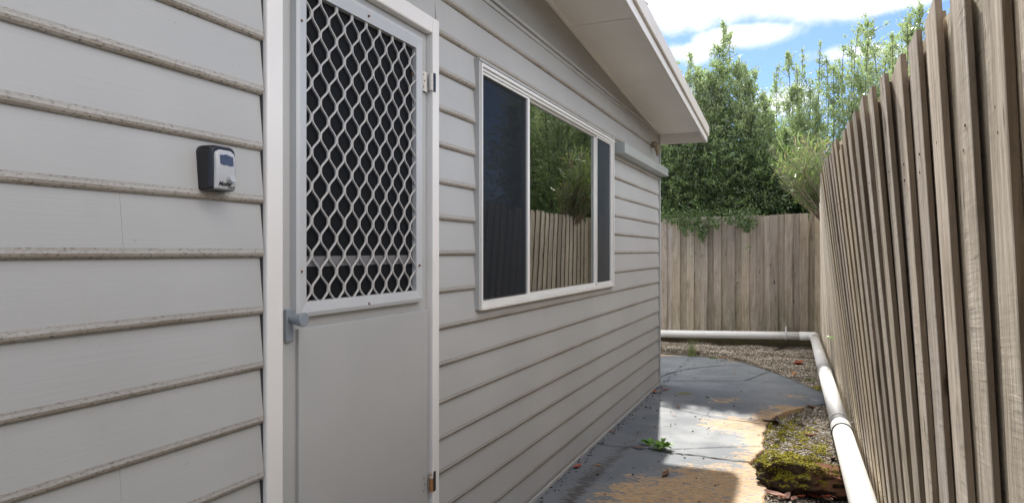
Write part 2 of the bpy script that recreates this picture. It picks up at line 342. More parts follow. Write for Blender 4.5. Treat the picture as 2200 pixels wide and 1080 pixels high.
for y in ys:
    x0=-.005 if y<6.988 else -3.0
    x1=edgeX(y)+.006*math.sin(y*23)+.004*math.sin(y*61)
    n=64
    rows.append([(x0+(x1-x0)*k/n,y,0.0) for k in range(n)]+[(x1,y,0.0),(x1+.002,y,-.05)])
def wear(x,y):
    w_=-.47+0*x
    ex=np.array([edgeX(v) for v in y])
    for (cx,cy,rx,ry,a) in ((1.0,3.85,.60,.80,1.9),(.6,3.7,.45,.65,1.4),(1.12,5.5,.26,1.1,1.55),(.85,5.6,.38,.45,1.35),(1.25,6.35,.25,.2,1.4),(.75,6.45,.35,.35,1.0),(1.25,6.85,.35,.2,1.05),(1.0,4.75,.25,.5,.95),(.95,3.0,.5,.7,1.2),(.5,6.15,.3,.25,.65),(.3,5.7,.2,.2,.8),(.9,8.0,.2,.15,.7),(-.35,8.95,.5,.12,1.3),(.55,8.85,.5,.08,.9),(-.2,8.35,.2,.15,.5)):
        w_=np.maximum(w_,a*blob(x,y,cx,cy,rx,ry)-.5)
    return w_+.55*np.exp(-np.maximum(ex-x,0)/.05)
def grime(x,y):
    g_=.62*np.exp(-((x-(.22+.02*np.sin(y*3)))/.055)**2)*np.clip((7.2-y)/3.0,.25,1)*(y<7.0)
    g_=g_+.5*blob(x,y,.17,3.9,.10,.8)+.55*blob(x,y,1.3,7.05,.22,.12)+.8*np.exp(-((x-.0)/.02)**2)*(y<7.0)+.4*blob(x,y,.3,5.3,.06,.5)
    return g_
def pmoss(x,y): return .95*blob(x,y,.33,6.62,.10,.10)+.4*blob(x,y,.36,5.8,.08,.25)
path=grid_sheet('path',rows,M_path,{'wear':wear,'grime':grime,'moss':pmoss})
tag(path,'worn blue-grey painted concrete path with ochre patches','path',kind='structure')
# cracks and saw joints, thin strips lying on the slab
def strip(mb,pts,wd,jag=.0):
    P=[]
    for (a,b_) in zip(pts,pts[1:]):
        n=max(2,int((Vector(b_)-Vector(a)).length/.03))
        for k in range(n): P.append(Vector(a).lerp(Vector(b_),k/n))
    P.append(Vector(pts[-1]))
    L=[];Rr=[]
    for i,p in enumerate(P):
        t=(P[min(i+1,len(P)-1)]-P[max(i-1,0)]).normalized(); nrm=Vector((-t.y,t.x))
        p=p+nrm*random.uniform(-jag,jag); ww=wd*random.uniform(.5,1.3)
        L.append((p.x+nrm.x*ww,p.y+nrm.y*ww,.004)); Rr.append((p.x-nrm.x*ww,p.y-nrm.y*ww,.004))
    li=[mb.vert(p) for p in L]; ri=[mb.vert(p) for p in Rr]
    for k in range(len(P)-1): mb.face((li[k],li[k+1],ri[k+1],ri[k]))
cr=MB()
G=lambda *pp:[gr(x,y) for x,y in pp]
strip(cr,G((1395,965),(1440,972),(1500,979),(1545,985),(1580,990),(1612,992)),.0075,.008)
strip(cr,G((1275,950),(1310,958),(1335,959),(1395,964)),.0035,.004)
strip(cr,G((1440,965),(1530,961),(1634,958)),.0032,.001)
strip(cr,G((1415,871),(1460,880),(1510,891),(1560,900),(1600,905),(1636,910)),.0042,.004)
strip(cr,G((1413,818),(1500,818),(1600,818),(1655,797)),.0045,.002)
strip(cr,G((1414,811),(1440,801),(1465,795),(1505,789),(1560,785),(1592,785)),.0065,.006)
tag(cr.build('path_crack',M_crack,path),kind='structure')
# gravel: one bed along the fence and one behind the path
def gz(x,y):
    return -.022+.10*np.clip((y-7.2)/2.4,0,1)+.010*np.sin(x*9+y*4)+.008*np.sin(y*13-x*5)+.02*blob(x,y,1.4,4.9,.25,.7)
rows=[]
for y in list(np.arange(-3,3.4,.1))+list(np.arange(3.4,10.0,.025)):
    x0=edgeX(min(y,9.1))-.03 if y<9.05 else -3.2
    x1=1.9; n=60; r_=[]
    for k in range(n+1):
        x=x0+(x1-x0)*k/n; z=float(gz(x,y))+random.uniform(-.003,.003)
        if y<9.05 and x<edgeX(y)+.02: z=min(z,-.012)
        r_.append((x,y,z))
    rows.append(r_)
def bmoss(x,y):
    m_=.1+0*x
    for (cx,cy,rx,ry,a) in ((1.3,5.5,.30,.9,.75),(1.2,4.75,.2,.35,.95),(1.45,5.1,.2,.5,.8),(1.45,7.45,.2,.14,1.0),(1.15,8.05,.2,.1,.6),(1.15,6.1,.12,.3,1.0),(.8,9.3,.25,.15,.5),(1.3,8.9,.25,.4,.45)):
        m_=np.maximum(m_,a*blob(x,y,cx,cy,rx,ry))
    ex=np.array([edgeX(v) for v in y]); return m_+.35*np.exp(-np.abs(x-ex)/.06)*(y<6.5)-.30
bed=grid_sheet('gravel_bed',rows,M_grav,{'moss':bmoss})
tag(bed,'fine gravel bed with patches of yellow-green moss beside the path','gravel',kind='structure')
# loose pebbles and moss cushions, numpy built
OCT=np.array([(1,0,0),(0,1,0),(-1,0,0),(0,-1,0),(0,0,1),(0,0,-1)],float)
OF=np.array([(0,1,4),(1,2,4),(2,3,4),(3,0,4),(1,0,5),(2,1,5),(3,2,5),(0,3,5)])
def big_mesh(name,V,Fc,mats,rnd,parent=None,loc=(0,0,0),smooth=False):
    """fast mesh from numpy: V (n,3), Fc (m,k) constant k"""
    me=bpy.data.meshes.new(name); n=len(V); m_,k=Fc.shape
    me.vertices.add(n); me.vertices.foreach_set('co',(V-np.array(loc)).astype(np.float32).ravel())
    me.loops.add(m_*k); me.loops.foreach_set('vertex_index',Fc.astype(np.int32).ravel())
    me.polygons.add(m_); me.polygons.foreach_set('loop_start',np.arange(0,m_*k,k,dtype=np.int32))
    me.update(calc_edges=True); me.materials.append(mats)
    a=me.attributes.new('rnd','FLOAT','POINT'); a.data.foreach_set('value',rnd.astype(np.float32))
    if smooth: me.polygons.foreach_set('use_smooth',np.ones(m_,dtype=bool))
    me.validate()
    o=bpy.data.objects.new(name,me); C.objects.link(o)
    o.location=loc
    if parent: o.parent=parent; o.location=Vector(loc)-world_loc(parent)
    return o
def pebbles(name,n,region,size,mats,flat=.6):
    P=[]
    while len(P)<n:
        y=rng.uniform(region[0],region[1],n*2); x=rng.uniform(region[2],region[3],n*2)
        ex=np.array([edgeX(min(v,9.1)) if v<9.05 else -3 for v in y]); ok=(x>ex+.012)
        P+=list(zip(x[ok],y[ok]))
    P=np.array(P[:n]); s=rng.uniform(.5,1.3,n)*size*(1+rng.random(n)**6)
    z=gz(P[:,0],P[:,1])
    ang=rng.uniform(0,6.28,n); sc=rng.uniform(.6,1.2,(n,3)); sc[:,2]*=flat
    q=OCT[None]*sc[:,None]; q=q+rng.uniform(-.18,.18,q.shape)
    cx,sx=np.cos(ang),np.sin(ang)
    X=q[...,0]*cx[:,None]-q[...,1]*sx[:,None]; Y=q[...,0]*sx[:,None]+q[...,1]*cx[:,None]
    V=np.stack([X*s[:,None]+P[:,0:1],Y*s[:,None]+P[:,1:2],q[...,2]*s[:,None]+z[:,None]+s[:,None]*.2],-1).reshape(-1,3)
    Fc=(OF[None]+6*np.arange(n)[:,None,None]).reshape(-1,3)
    return big_mesh(name,V,Fc,mats,np.repeat(rng.random(n),6))
o=pebbles('gravel',26000,(3.5,9.75,-.9,1.62),.0068,M_peb); tag(o,'loose pale pebbles scattered over the gravel bed','gravel',kind='stuff')
M_mossb=leafmat('moss_cushion',(.07,.068,.014),(.24,.22,.025),(.42,.38,.045),tr=.1,rough=.9,spec=.1)
def moss_tufts():
    n=60000; y=rng.uniform(3.9,8.2,n); x=rng.uniform(1.0,1.62,n)
    ex=np.array([edgeX(v) for v in y]); mm=bmoss(x,y)
    cl=np.sin(x*31+y*17)*np.sin(y*23-x*11)*.25+np.sin(x*83)*np.sin(y*71)*.15
    ok=(x>ex+.01)&(mm+cl>.40)&(y<6.6); ok|=(x>ex+.01)&(y>7)&(mm+cl>.5)
    x=x[ok];y=y[ok];n=len(x); s=rng.uniform(.0025,.0065,n); z=gz(x,y)+.004
    V=(OCT[None]*np.array([1,1,.9])[None,None]+rng.uniform(-.3,.3,(n,6,3)))*s[:,None,None]+np.stack([x,y,z],-1)[:,None]
    Fc=(OF[None]+6*np.arange(n)[:,None,None]).reshape(-1,3)
    o=big_mesh('moss',V.reshape(-1,3),Fc,M_mossb,np.repeat(rng.random(n),6)); tag(o,'yellow-green moss tufts growing through the gravel','moss',kind='stuff')
moss_tufts()
# ================================================================ the house
YC=6.98
house=thing('weatherboard_house',(0,YC,0),'grey weatherboard house wall with white eave, door and sliding window','house')
NOSE=[2.515,2.37,2.22,2.068,1.917,1.771,1.621,1.476,1.333,1.180,1.032,.884,.733,.587,.451,.30,.155,.02]
def board_prof(zt,zb,x_in=.0,clip=None):
    top=min(zt+.006,clip) if clip else zt+.006
    f0=.011+.0115*(1-(top-zb)/(zt-zb))
    pts=[(-.012,top),(max(.004,f0),top)]
    r=.0130; cz=zb+r
    zc_=zb+.018
    if top>zc_+.01:
        pts.append((.0225,zc_+.006))
    for k in range(7):
        a=R(25-k*28); pts.append((.0112+r*math.cos(a),cz+r*math.sin(a)))
    pts.append((-.012,zb+.004))
    return pts
def board(mb,y0,y1,i,clip=None,bump=0.0):
    pr_=board_prof(NOSE[i],NOSE[i+1],clip=clip)
    pr_=[(x+bump if x>0 else x,z) for x,z in pr_]
    n=len(pr_); segs=max(1,int((y1-y0)/.25)); rings=[]
    ph=i*1.7
    for k in range(segs+1):
        y=y0+(y1-y0)*k/segs; wv=.0010*math.sin(y*1.9+ph)+.0006*math.sin(y*5.3+ph*2)
        rings.append([(x+(wv if x>0 else 0),y,z+wv*.9) for x,z in pr_])
    bl=[[mb.vert(p) for p in r] for r in rings]
    for r0,r1 in zip(bl,bl[1:]):
        for k in range(n):
            nose_=(k>=2 and k<=n-2)
            mb.face((r0[k],r0[(k+1)%n],r1[(k+1)%n],r1[k]),1 if nose_ else 0)
    mb.face(bl[0][::-1],0); mb.face(bl[-1],0)
cl=MB()
WY0,WY1,WZ0,WZ1=2.755,5.09,1.093,2.195
joints={7:1.02,11:1.02,4:-.4,13:1.15}
for i in range(len(NOSE)-1):
    zt,zb=NOSE[i],NOSE[i+1]
    # left of the door
    if zb<2.3:
        j=joints.get(i)
        if j: board(cl,-6,j-.0003,i); board(cl,j,1.433,i,bump=.0004)
        else: board(cl,-6,1.433,i)
    else: board(cl,-6,1.437,i)
    # above the door
    if zb>=2.3: board(cl,1.4372,2.3868,i)
    elif zt>2.3: pass
    # right of the door
    if zb>2.19: board(cl,2.387,YC-.02,i)
    elif zt<1.09: board(cl,2.387,YC-.02,i)
    elif zb<1.085 and zt>1.09:
        board(cl,2.387,WY0+.02,i); board(cl,WY0+.0202,WY1+.0598,i,clip=1.088); board(cl,WY1+.06,YC-.02,i)
    else:
        board(cl,2.387,WY0+.02,i); board(cl,WY1+.06,YC-.02,i)
board_fill=[( .0,.02)]
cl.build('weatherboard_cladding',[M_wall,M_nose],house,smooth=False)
b=MB(); b.box(-.012,.014,-6,1.437,-.02,.018); b.box(-.012,.020,2.387,YC-.02,-.02,.05); b.box(-.012,.031,2.387,YC-.02,-.02,.018)
b.build('base_board',M_wall,house,bevel=.002)
b=MB(); b.box(-.012,.019,1.4332,1.4368,-.02,2.3); b.build('board_end_gap_shade',M_gap_shade,house)  # dark strip painting the shade between board ends and door frame
b=MB(); b.box(-.012,.0125,1.437,2.387,2.266,2.369); b.build('head_infill',M_wall,house)
b=MB(); b.box(-.03,.034,YC-.02,YC+.012,-.02,2.535); b.build('corner_trim',M_wall,house,bevel=.002)
# batten and gable sheet between the boards and the raking soffit
def zs(y): return 2.54-.078*(y-7.0)
b=MB(); b.box(-.01,.020,-3,YC-.021,2.50,2.522); b.box(-.01,.034,-3,YC-.021,2.5222,2.54); b.build('gable_batten',M_wall,house,bevel=.003)
b=MB(); b.rings([[(-.02,y,2.5402),(.006,y,2.5402),(.006,y,max(zs(y),2.5405)),(-.02,y,max(zs(y),2.5405))] for y in (-3,2,YC-.0215)])
b.build('gable_sheet',M_sheet,house)
YE=7.02
def rake(mb,x0,x1,dz0,dz1,y0=-3,y1=YE,mi=None):
    mb.rings([[(x0,y,zs(y)+dz0),(x1,y,zs(y)+dz0),(x1,y,zs(y)+dz1),(x0,y,zs(y)+dz1)] for y in (y0,y1)],mi)
b=MB()
for y0,y1 in ((-3,1.2),(1.206,4.12),(4.126,YE-.021)): rake(b,.007,.468,0,.012,y0,y1)
so_=b.build('soffit',M_soffit,house)
b=MB(); rake(b,.020,.466,.0125,.03,-3,YE-.03); b.build('soffit_backing',M_soffit,house)
b=MB(); rake(b,.006,.028,-.014,-.0005,-3,YE-.03); rake(b,.08,.46,-.004,-.0005,4.10,4.145); b.build('soffit_bead',M_soffit,house,bevel=.003)
b=MB(); rake(b,.468,.49,-.105,.06,-3,YE); b.box(.013,.4678,YE-.02,YE,zs(YE)-.10,zs(YE)+.05); b.build('fascia',M_white,house,bevel=.002)
# metal capping laid in lengths over the fascia
b=MB()
for k,(y0,y1) in enumerate(((-3,.6),(.58,2.9),(2.88,4.35),(4.33,5.62),(5.60,YE+.006))):
    e=.0016*(k%2)
    b.rings([[(.470+0,y,zs(y)+.0602),(.4905+e,y,zs(y)+.0602),(.4905+e,y,zs(y)-.035),(.496+e,y,zs(y)-.046),(.508+e,y,zs(y)-.042),(.508+e,y,zs(y)+.052),(.500+e,y,zs(y)+.066),(.470,y,zs(y)+.070+e)] for y in (y0,y1)])
b.build('roof_capping',M_cream,house,bevel=.0015)
b=MB(); b.rings([[(x,y,zs(y)+.0705+d) for x,d in ((-5,0),(.497,0),(.497,.006),(-5,.006))] for y in (-3,YE+.02)]); b.build('roof',M_roof,house)
# back wall of the house, seen only from the side
ox0,ox1,oz0,oz1=-1.72,-.70,1.27,2.15
def holed(mb,x0,x1,y0,y1,z0,z1):
    mb.box(x0,ox0,y0,y1,z0,z1); mb.box(ox1,x1,y0,y1,z0,z1); mb.box(ox0,ox1,y0,y1,z0,oz0); mb.box(ox0,ox1,y0,y1,oz1,z1)
b=MB(); holed(b,-5,-.031,YC-.03,YC+.002,-.02,2.5); b.build('rear_wall',M_wall,house)
b=MB()
for q in ((ox0,ox0+.035,oz0,oz1),(ox1-.035,ox1,oz0,oz1),(ox0+.035,ox1-.035,oz0,oz0+.035),(ox0+.035,ox1-.035,oz1-.035,oz1),(ox0-.03,ox1+.03,oz0-.022,oz0-.001)): b.box(q[0],q[1],YC-.125 if q[3]<oz0 else YC-.10,YC-.031,q[2],q[3])
rw=b.build('rear_window',M_alum,house)
b=MB(); b.box(ox0+.034,ox1-.034,YC-.06,YC-.056,oz0+.034,oz1-.034); b.build('pane',M_glass2,rw)
# dark room behind the window
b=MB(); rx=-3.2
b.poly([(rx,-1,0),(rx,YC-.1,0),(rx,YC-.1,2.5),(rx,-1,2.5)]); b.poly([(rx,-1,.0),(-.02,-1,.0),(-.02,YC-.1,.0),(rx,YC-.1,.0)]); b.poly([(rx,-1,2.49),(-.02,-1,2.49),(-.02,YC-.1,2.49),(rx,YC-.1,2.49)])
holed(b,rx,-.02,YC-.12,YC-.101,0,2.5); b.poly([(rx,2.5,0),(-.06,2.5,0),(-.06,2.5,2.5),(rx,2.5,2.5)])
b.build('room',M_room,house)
b=MB(); b.box(-2.9,-.35,6.25,YC-.125,.90,.93); b.box(-2.9,-.35,6.25,6.27,.10,.8998); b.tube([(-1.15,6.0,1.13),(-.62,6.0,1.13)],.010,8); b.tube([(-.7,6.0,1.13),(-.7,6.3,.93)],.008,6); b.build('bench',M_bench,house)
# ---------------------------------------------------------------- door
DY0,DY1=1.503,2.333
door=MB(); door.box(-.035,.004,DY0,DY1,.03,2.197); door.box(.0035,.016,1.583,2.325,.05,1.125)
door=door.build('door',M_door,house,bevel=.002)
fr=MB()
def arch(y0,y1,z0,z1): fr.box(-.03,.034,y0,y1,z0,z1)
arch(1.437,1.500,-.02,2.2645); arch(2.336,2.387,-.02,2.2645); arch(1.5002,2.3358,2.2,2.2647)
df=fr.build('door_frame',M_white,house,bevel=.006)
b=MB(); b.box(-.03,.10,1.437,2.387,.0,.03); b.build('door_sill',M_white,house)
# opening and screen. frame of four mitred lengths with a raised lip
SX=.030; y0,y1,z0,z1=1.560,2.268,1.160,2.163; my0,my1,mz0,mz1=1.606,2.226,1.203,2.116
b=MB()
def mitre(mb,o,i,xb,xf,xi):
    (a0,a1,b0,b1),(c0,c1,d0,d1)=o,i
    O=[(a0,b0),(a1,b0),(a1,b1),(a0,b1)]; I=[(c0,d0),(c1,d0),(c1,d1),(c0,d1)]
    M1=[((p[0]*.72+q[0]*.28),(p[1]*.72+q[1]*.28)) for p,q in zip(O,I)]
    for k in range(4):
        k2=(k+1)%4
        def sec(p,q,m_): return [(xb,p[0],p[1]),(xf-.004,p[0],p[1]),(xf,m_[0],m_[1]),(xi,q[0],q[1]),(xb,q[0],q[1])]
        mb.rings([sec(O[k],I[k],M1[k]),sec(O[k2],I[k2],M1[k2])])
mitre(b,(y0,y1,z0,z1),(my0,my1,mz0,mz1),.0045,SX,SX-.006)
b.build('screen_frame',M_screen,door)
b=MB(); b.box(.0042,.0060,my0+.001,my1-.001,mz0+.001,mz1-.001); b.build('fly_wire',M_dark,door)
b=MB(); b.box(.0061,.0085,my0+.001,my1-.001,1.305,1.336); b.build('inner_ledge',M_ledge,door)
g_=MB(); P=.0395; T=.1025; n=int((my1-my0)/P)+2
def wave(t):   # trapezoid with soft shoulders, -1..1
    t=t%1.0; v=abs(t-.5)*4-1
    return max(-1,min(1,v*1.75))*(1-.0)
for i in range(-1,n):
    yc=my0+.012+i*P; sg=1 if i%2 else -1
    pts=[];z=mz0-.002;N=int((mz1-mz0+.004)/(T/24))
    for k in range(N+1):
        zz_=mz0-.002+(mz1-mz0+.004)*k/N
        vv=sum(wave((zz_-mz0)/T+.18+o_) for o_ in (-.045,-.02,0,.02,.045))/5
        y_=yc+sg*vv*(P/2-.0032)
        pts.append((y_,zz_))
    runs=[];cur=[]
    for p in pts:
        if my0-.001<=p[0]<=my1+.001: cur.append(p)
        else:
            if len(cur)>2: runs.append(cur)
            cur=[]
    if len(cur)>2: runs.append(cur)
    for rn in runs:
        rings=[]
        for k,(yy_,zz_) in enumerate(rn):
            a=rn[max(k-1,0)]; c_=rn[min(k+1,len(rn)-1)]
            ty,tz=c_[0]-a[0],c_[1]-a[1]; L=math.hypot(ty,tz); ny,nz=tz/L,-ty/L
            hw=.0025; x0_,x1_=.0135,.0195
            rings.append([(x0_,yy_-ny*hw,zz_-nz*hw),(x0_,yy_+ny*hw,zz_+nz*hw),(x1_-.0015,yy_+ny*hw,zz_+nz*hw),(x1_,yy_+ny*hw*.55,zz_+nz*hw*.55),(x1_,yy_-ny*hw*.55,zz_-nz*hw*.55),(x1_-.0015,yy_-ny*hw,zz_-nz*hw)])
        g_.rings(rings)
g_.build('security_grille',M_grille,door)
for (px,py) in ((648,45),(793,35),(648,583),(793,652),(902,570),(887,160)):
    yy_,zz_=wz(px,py,SX); b=MB()
    b.tube([(SX-.004,yy_,zz_),(SX+.0025,yy_,zz_)],[.0045,.0035],10); b.build('screw',M_screw,door)
# knob on a backplate
b=MB(); b.box(.0042,.016,1.532,1.562,1.092,1.186); hd=b.build('handle',M_handle,door,bevel=.003)
b=MB(); kz=1.157; b.tube([(.016,1.547,kz),(.026,1.547,kz),(.0262,1.547,kz),(.064,1.547,kz),(.067,1.547,kz)],[.010,.010,.0135,.0205,.0195],24)
b.build('knob',M_handle,hd,smooth=False,bevel=.001)
for z0_,z1_,ru in ((1.973,2.046,.42),(.412,.489,.62)):
    b=MB(); b.rnd=ru; zc_=(z0_+z1_)/2
    b.tube([(.030,2.326,z0_+.004),(.030,2.326,z1_-.004)],.0085,14)
    hg=b.build('hinge',M_rust,door,smooth=False)
    b=MB(); b.rnd=.15; b.box(.0125,.0155,2.285,2.326,z0_-.003,z1_+.001); b.build('hinge_leaf',M_rust,hg,bevel=.001) if False else None
    lf=MB(); lf.rnd=.1; lf.box(.0122,.0150,2.284,2.324,z0_-.003,z1_+.001); l_=lf.build('hinge_plate',M_rust,house,bevel=.001)
    bk=MB(); bk.box(.0342,.0365,2.337,2.352,z0_+.002,z1_+.001); bk.build('hinge_gap',M_black,house)
    sc=MB()
    for q in (.18,.5,.82): sc.tube([(.0148,2.294+.006*(q==.5),z0_+(z1_-z0_)*q),(.0162,2.294+.006*(q==.5),z0_+(z1_-z0_)*q)],.0035,8)
    sc.build('hinge_screws',M_screw,house)
# ---------------------------------------------------------------- window
wf=MB()
def frame(mb,a0,a1,b0,b1,wl,wr,wb,wt,x0,x1):
    mb.box(x0,x1,a0,a0+wl,b0,b1); mb.box(x0,x1,a1-wr,a1,b0,b1); mb.box(x0,x1,a0+wl,a1-wr,b0,b0+wb); mb.box(x0,x1,a0+wl,a1-wr,b1-wt,b1)
frame(wf,WY0,WY1,WZ0,WZ1,.012,.014,.008,.016,-.05,.045)
frame(wf,WY0+.0122,WY1-.0142,WZ0+.0082,WZ1-.0162,.006,.010,.010,.014,-.05,.036)
win=wf.build('window',M_alum,house,bevel=.0015)
b=MB(); b.box(-.02,.052,WY0-.006,WY1+.004,WZ0-.006,WZ0-.0005); b.build('sill_flashing',M_cream,win,bevel=.002)
b=MB(); b.box(-.02,.040,WY0-.020,WY0-.0005,WZ0-.004,WZ1+.004); b.box(-.02,.040,WY1+.0005,WY1+.018,WZ0-.004,WZ1+.004); b.box(-.02,.044,WY0-.02,WY1+.018,WZ1+.0045,WZ1+.016); b.build('window_surround',M_wall,win,bevel=.001)
m1a,m1b=3.315,3.375; m2a,m2b=4.625,4.668
gy0,gy1,gz0,gz1=WY0+.0184,WY1-.0244,WZ0+.0184,WZ1-.0304
b=MB(); frame(b,gy0,m1b,gz0,gz1,.012,.030,.014,.012,.012,.030); s1=b.build('sash',M_alum,win,bevel=.0015)
b=MB(); frame(b,m1b+.0005,m2b,gz0,gz1,.016,.018,.018,.010,-.006,.016); s2=b.build('sash',M_alum,win,bevel=.0015)
b=MB(); frame(b,m2b+.0005,gy1,gz0,gz1,.010,.014,.018,.010,.008,.028); s3=b.build('sash',M_alum,win,bevel=.0015)
b=MB(); b.box(.003,.006,m1b+.0165,m2b-.0182,gz0+.018,gz1-.010); b.build('pane',M_glass,s2)
b=MB(); b.box(.008,.0105,gy0+.002,m1b-.002,gz0+.002,gz1-.002); b.build('pane',glassmat('side_pane_glass',2.1,(.8,.84,.84)),s1)
b=MB(); b.poly([(.021,gy0+.012,gz0+.02),(.021,m1b-.03,gz0+.02),(.021,m1b-.03,gz1-.012),(.021,gy0+.012,gz1-.012)]); b.build('insect_screen',M_wire,s1)
b=MB(); b.box(.014,.017,m2b+.0105,gy1-.0142,gz0+.018,gz1-.010); b.build('dark_pane',M_shut,s3)
# ---------------------------------------------------------------- shade box and lamp bracket beside the window
b=MB(); b.box(.022,.11,5.155,6.995,2.108,2.186); b.box(.022,.112,5.148,5.1548,2.104,2.19); b.build('shade_box',M_box,house,bevel=.003)
b=MB(); b.box(.006,.03,5.11,5.13,2.150,2.235); b.build('shade_box_bracket',M_wall,house,bevel=.002)
b=MB(); yy_,zz_=6.60,2.345
b.tube([(.02,yy_,zz_+.03),(.05,yy_,zz_+.035),(.075,yy_,zz_+.01),(.078,yy_,zz_-.03),(.072,yy_+.01,zz_-.075)],[.03,.032,.030,.020,.006],9)
tag(b.build('wall_lamp',simple('old_wasp_clay',(.30,.24,.16),.9,.1,.006,60,.5),house,smooth=True),'small weathered beige fitting under the eave corner')
# ---------------------------------------------------------------- key safe
KX=.072; k0,k1,kz0,kz1=1.224,1.294,1.500,1.602
ks=thing('key_safe',(.02,1.26,1.5),'small black and silver key safe fixed to the grey boards left of the door','key safe')
def rr(y0,y1,z0,z1,rt,rb,x,n=6):
    pts=[]
    for (cy,cz,r,a0) in ((y1-rt,z1-rt,rt,0),(y0+rt,z1-rt,rt,90),(y0+rb,z0+rb,rb,180),(y1-rb,z0+rb,rb,270)):
        for k in range(n+1):
            a=R(a0+90*k/n); pts.append((x,cy+r*math.cos(a),cz+r*math.sin(a)))
    return pts
b=MB()
b.rings([rr(k0-.004,k1+.004,kz0-.002,kz1+.004,.016,.006,.006),rr(k0-.006,k1+.006,kz0-.003,kz1+.006,.018,.006,.020),rr(k0-.005,k1+.005,kz0-.001,kz1+.005,.018,.006,.055),rr(k0-.001,k1+.001,kz0+.002,kz1+.001,.016,.006,.062)])
b.build('case',M_black,ks,smooth=False,bevel=.001)
b=MB()
# bowed silver face: higher in the middle
nz=14; rings=[]
for s_,xo in ((0,.0),(.0018,.004)):
    pass
L_=rr(k0+.004,k1-.003,kz0+.001,kz1-.006,.014,.004,0)
def bow(z): t=(z-kz0)/(kz1-kz0); return .0045*math.sin(math.pi*min(1,max(0,t)))
def faceat(y,z): return .0625+bow(z)+.0035
rows_=[]
ys_=np.linspace(k0+.004,k1-.003,13); zs_=np.linspace(kz0+.001,kz1-.006,19); ids={}
bb=MB()
for zi in zs_:
    # half-width of the rounded outline at this height
    top=kz1-.006; r=.014; ins=0
    if zi>top-r: ins=r-math.sqrt(max(0,r*r-(zi-(top-r))**2))
    rows_.append([ (faceat(0,zi)-(.003 if k in (0,12) else 0),k0+.004+ins+(k1-.007-k0-2*ins)*k/12,zi) for k in range(13)])
bi=[[bb.vert(p) for p in r] for r in rows_]
for r0,r1 in zip(bi,bi[1:]):
    for k in range(12): bb.face((r0[k],r0[k+1],r1[k+1],r1[k]))
# skirt back to the case
for side in (0,12):
    for r0,r1 in zip(bi,bi[1:]):
        p0=bb.v[r0[side]];p1=bb.v[r1[side]]; a=bb.vert((.061,p0[1],p0[2])); c_=bb.vert((.061,p1[1],p1[2])); bb.face((r0[side],r1[side],c_,a))
for r_ in (bi[0],bi[-1]):
    lo=[bb.vert((.04 if r_ is bi[0] else .060,bb.v[k][1],bb.v[k][2])) for k in r_]
    for k in range(12): bb.face((r_[k],r_[k+1],lo[k+1],lo[k]))
bb.build('face_plate',M_silver,ks,smooth=True)
b=MB(); wz0,wz1=kz1-.042,kz1-.019
pts=[(k0+.016,wz0+.002),(k0+.026,wz0-.001),(k0+.036,wz0),(k0+.046,wz0-.002),(k0+.057,wz0),(k0+.057,wz1-.002),(k0+.048,wz1),(k0+.036,wz1+.003),(k0+.026,wz1+.001),(k0+.016,wz1)]
b.rings([[(faceat(0,z)-.002,y,z) for y,z in pts],[(faceat(0,z)+.0008,y,z) for y,z in pts]]); b.build('dial_window',simple('smoky_dial_cover',(.05,.055,.075),.15,.7,None,60,.6),ks)
b=MB(); b.tube([(faceat(0,kz0+.03)-.001,k0+.046,kz0+.025),(faceat(0,kz0+.03)+.012,k0+.046,kz0+.027)],[.010,.0085],18); b.build('latch_button',M_silver,ks,bevel=.0008)
def text(s,size,y,z,shear,parent,x):
    cu=bpy.data.curves.new('t','FONT'); cu.body=s; cu.size=size; cu.extrude=.0003; cu.shear=shear; cu.offset=size*.012; cu.space_character=.92
    o=bpy.data.objects.new('tmp',cu); C.objects.link(o); dg=bpy.context.evaluated_depsgraph_get()
    me=bpy.data.meshes.new_from_object(o.evaluated_get(dg)); bpy.data.objects.remove(o)
    me.materials.clear(); me.materials.append(M_ink)
    # text plane xy -> world y,z facing +x
    me.transform(Matrix(((0,0,1,x),(1,0,0,y),(0,1,0,z),(0,0,0,1))))
    q=bpy.data.objects.new('lettering',me); C.objects.link(q); q.parent=parent; q.location=-world_loc(parent); return q
text('Master',.0155,k0+.012,kz0+.0095,.35,ks,faceat(0,kz0+.015)+.0006)
text('LOCK',.0075,k0+.043,kz0+.004,.35,ks,faceat(0,kz0+.006)+.0012)
# ================================================================ fences
LAM=[(-5,.03),(1.3,.045),(1.55,.056),(1.93,.063),(2.27,.08),(2.6,.096),(3.0,.102),(3.5,.113),(4.4,.122),(5,.108),(6,.087),(7,.065),(8,.045),(9,.02),(9.8,.004)]   # inward lean, varying along the run
def interp(T_,y):
    for (a,va),(b_,vb) in zip(T_,T_[1:]):
        if y<=b_: return va+(vb-va)*(y-a)/(b_-a)
    return T_[-1][1]
def fX(y,z=.3): return D+.345-.0135*y-interp(LAM,y)*(z-.3)
def plank(mb,cx,cy,dirv,nrm,wd,th,z0,z1,lean,taper=0,twist=0.0,n=7):
    """a sawn paling: centre of its front face at (cx,cy); dirv along the fence, nrm towards the viewer"""
    rings=[]; f0=len(mb.f)
    for k in range(n+1):
        z=z0+(z1-z0)*k/n; lo=lean*(z-.3); wob=.0018*math.sin(z*3.1+cx*9+cy*17)
        tw=twist*(z-1.0)
        def P_(s,d): return (cx+dirv[0]*(s+wob)+nrm[0]*(d+tw*s)+nrm[0]*lo, cy+dirv[1]*(s+wob)+nrm[1]*(d+tw*s)+nrm[1]*lo, z+(taper*s if k==n else 0))
        h=wd/2
        rings.append([P_(-h,-th),P_(-h,-.0015),P_(-h+.0015,0),P_(h-.0015,0),P_(h,-.0015),P_(h,-th)])
    mb.rings(rings)
    for j in range(n):
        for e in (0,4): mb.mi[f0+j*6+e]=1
rf=thing('paling_fence',(1.7,4,0),'tall weathered timber paling fence leaning in along the right of the path','fence')
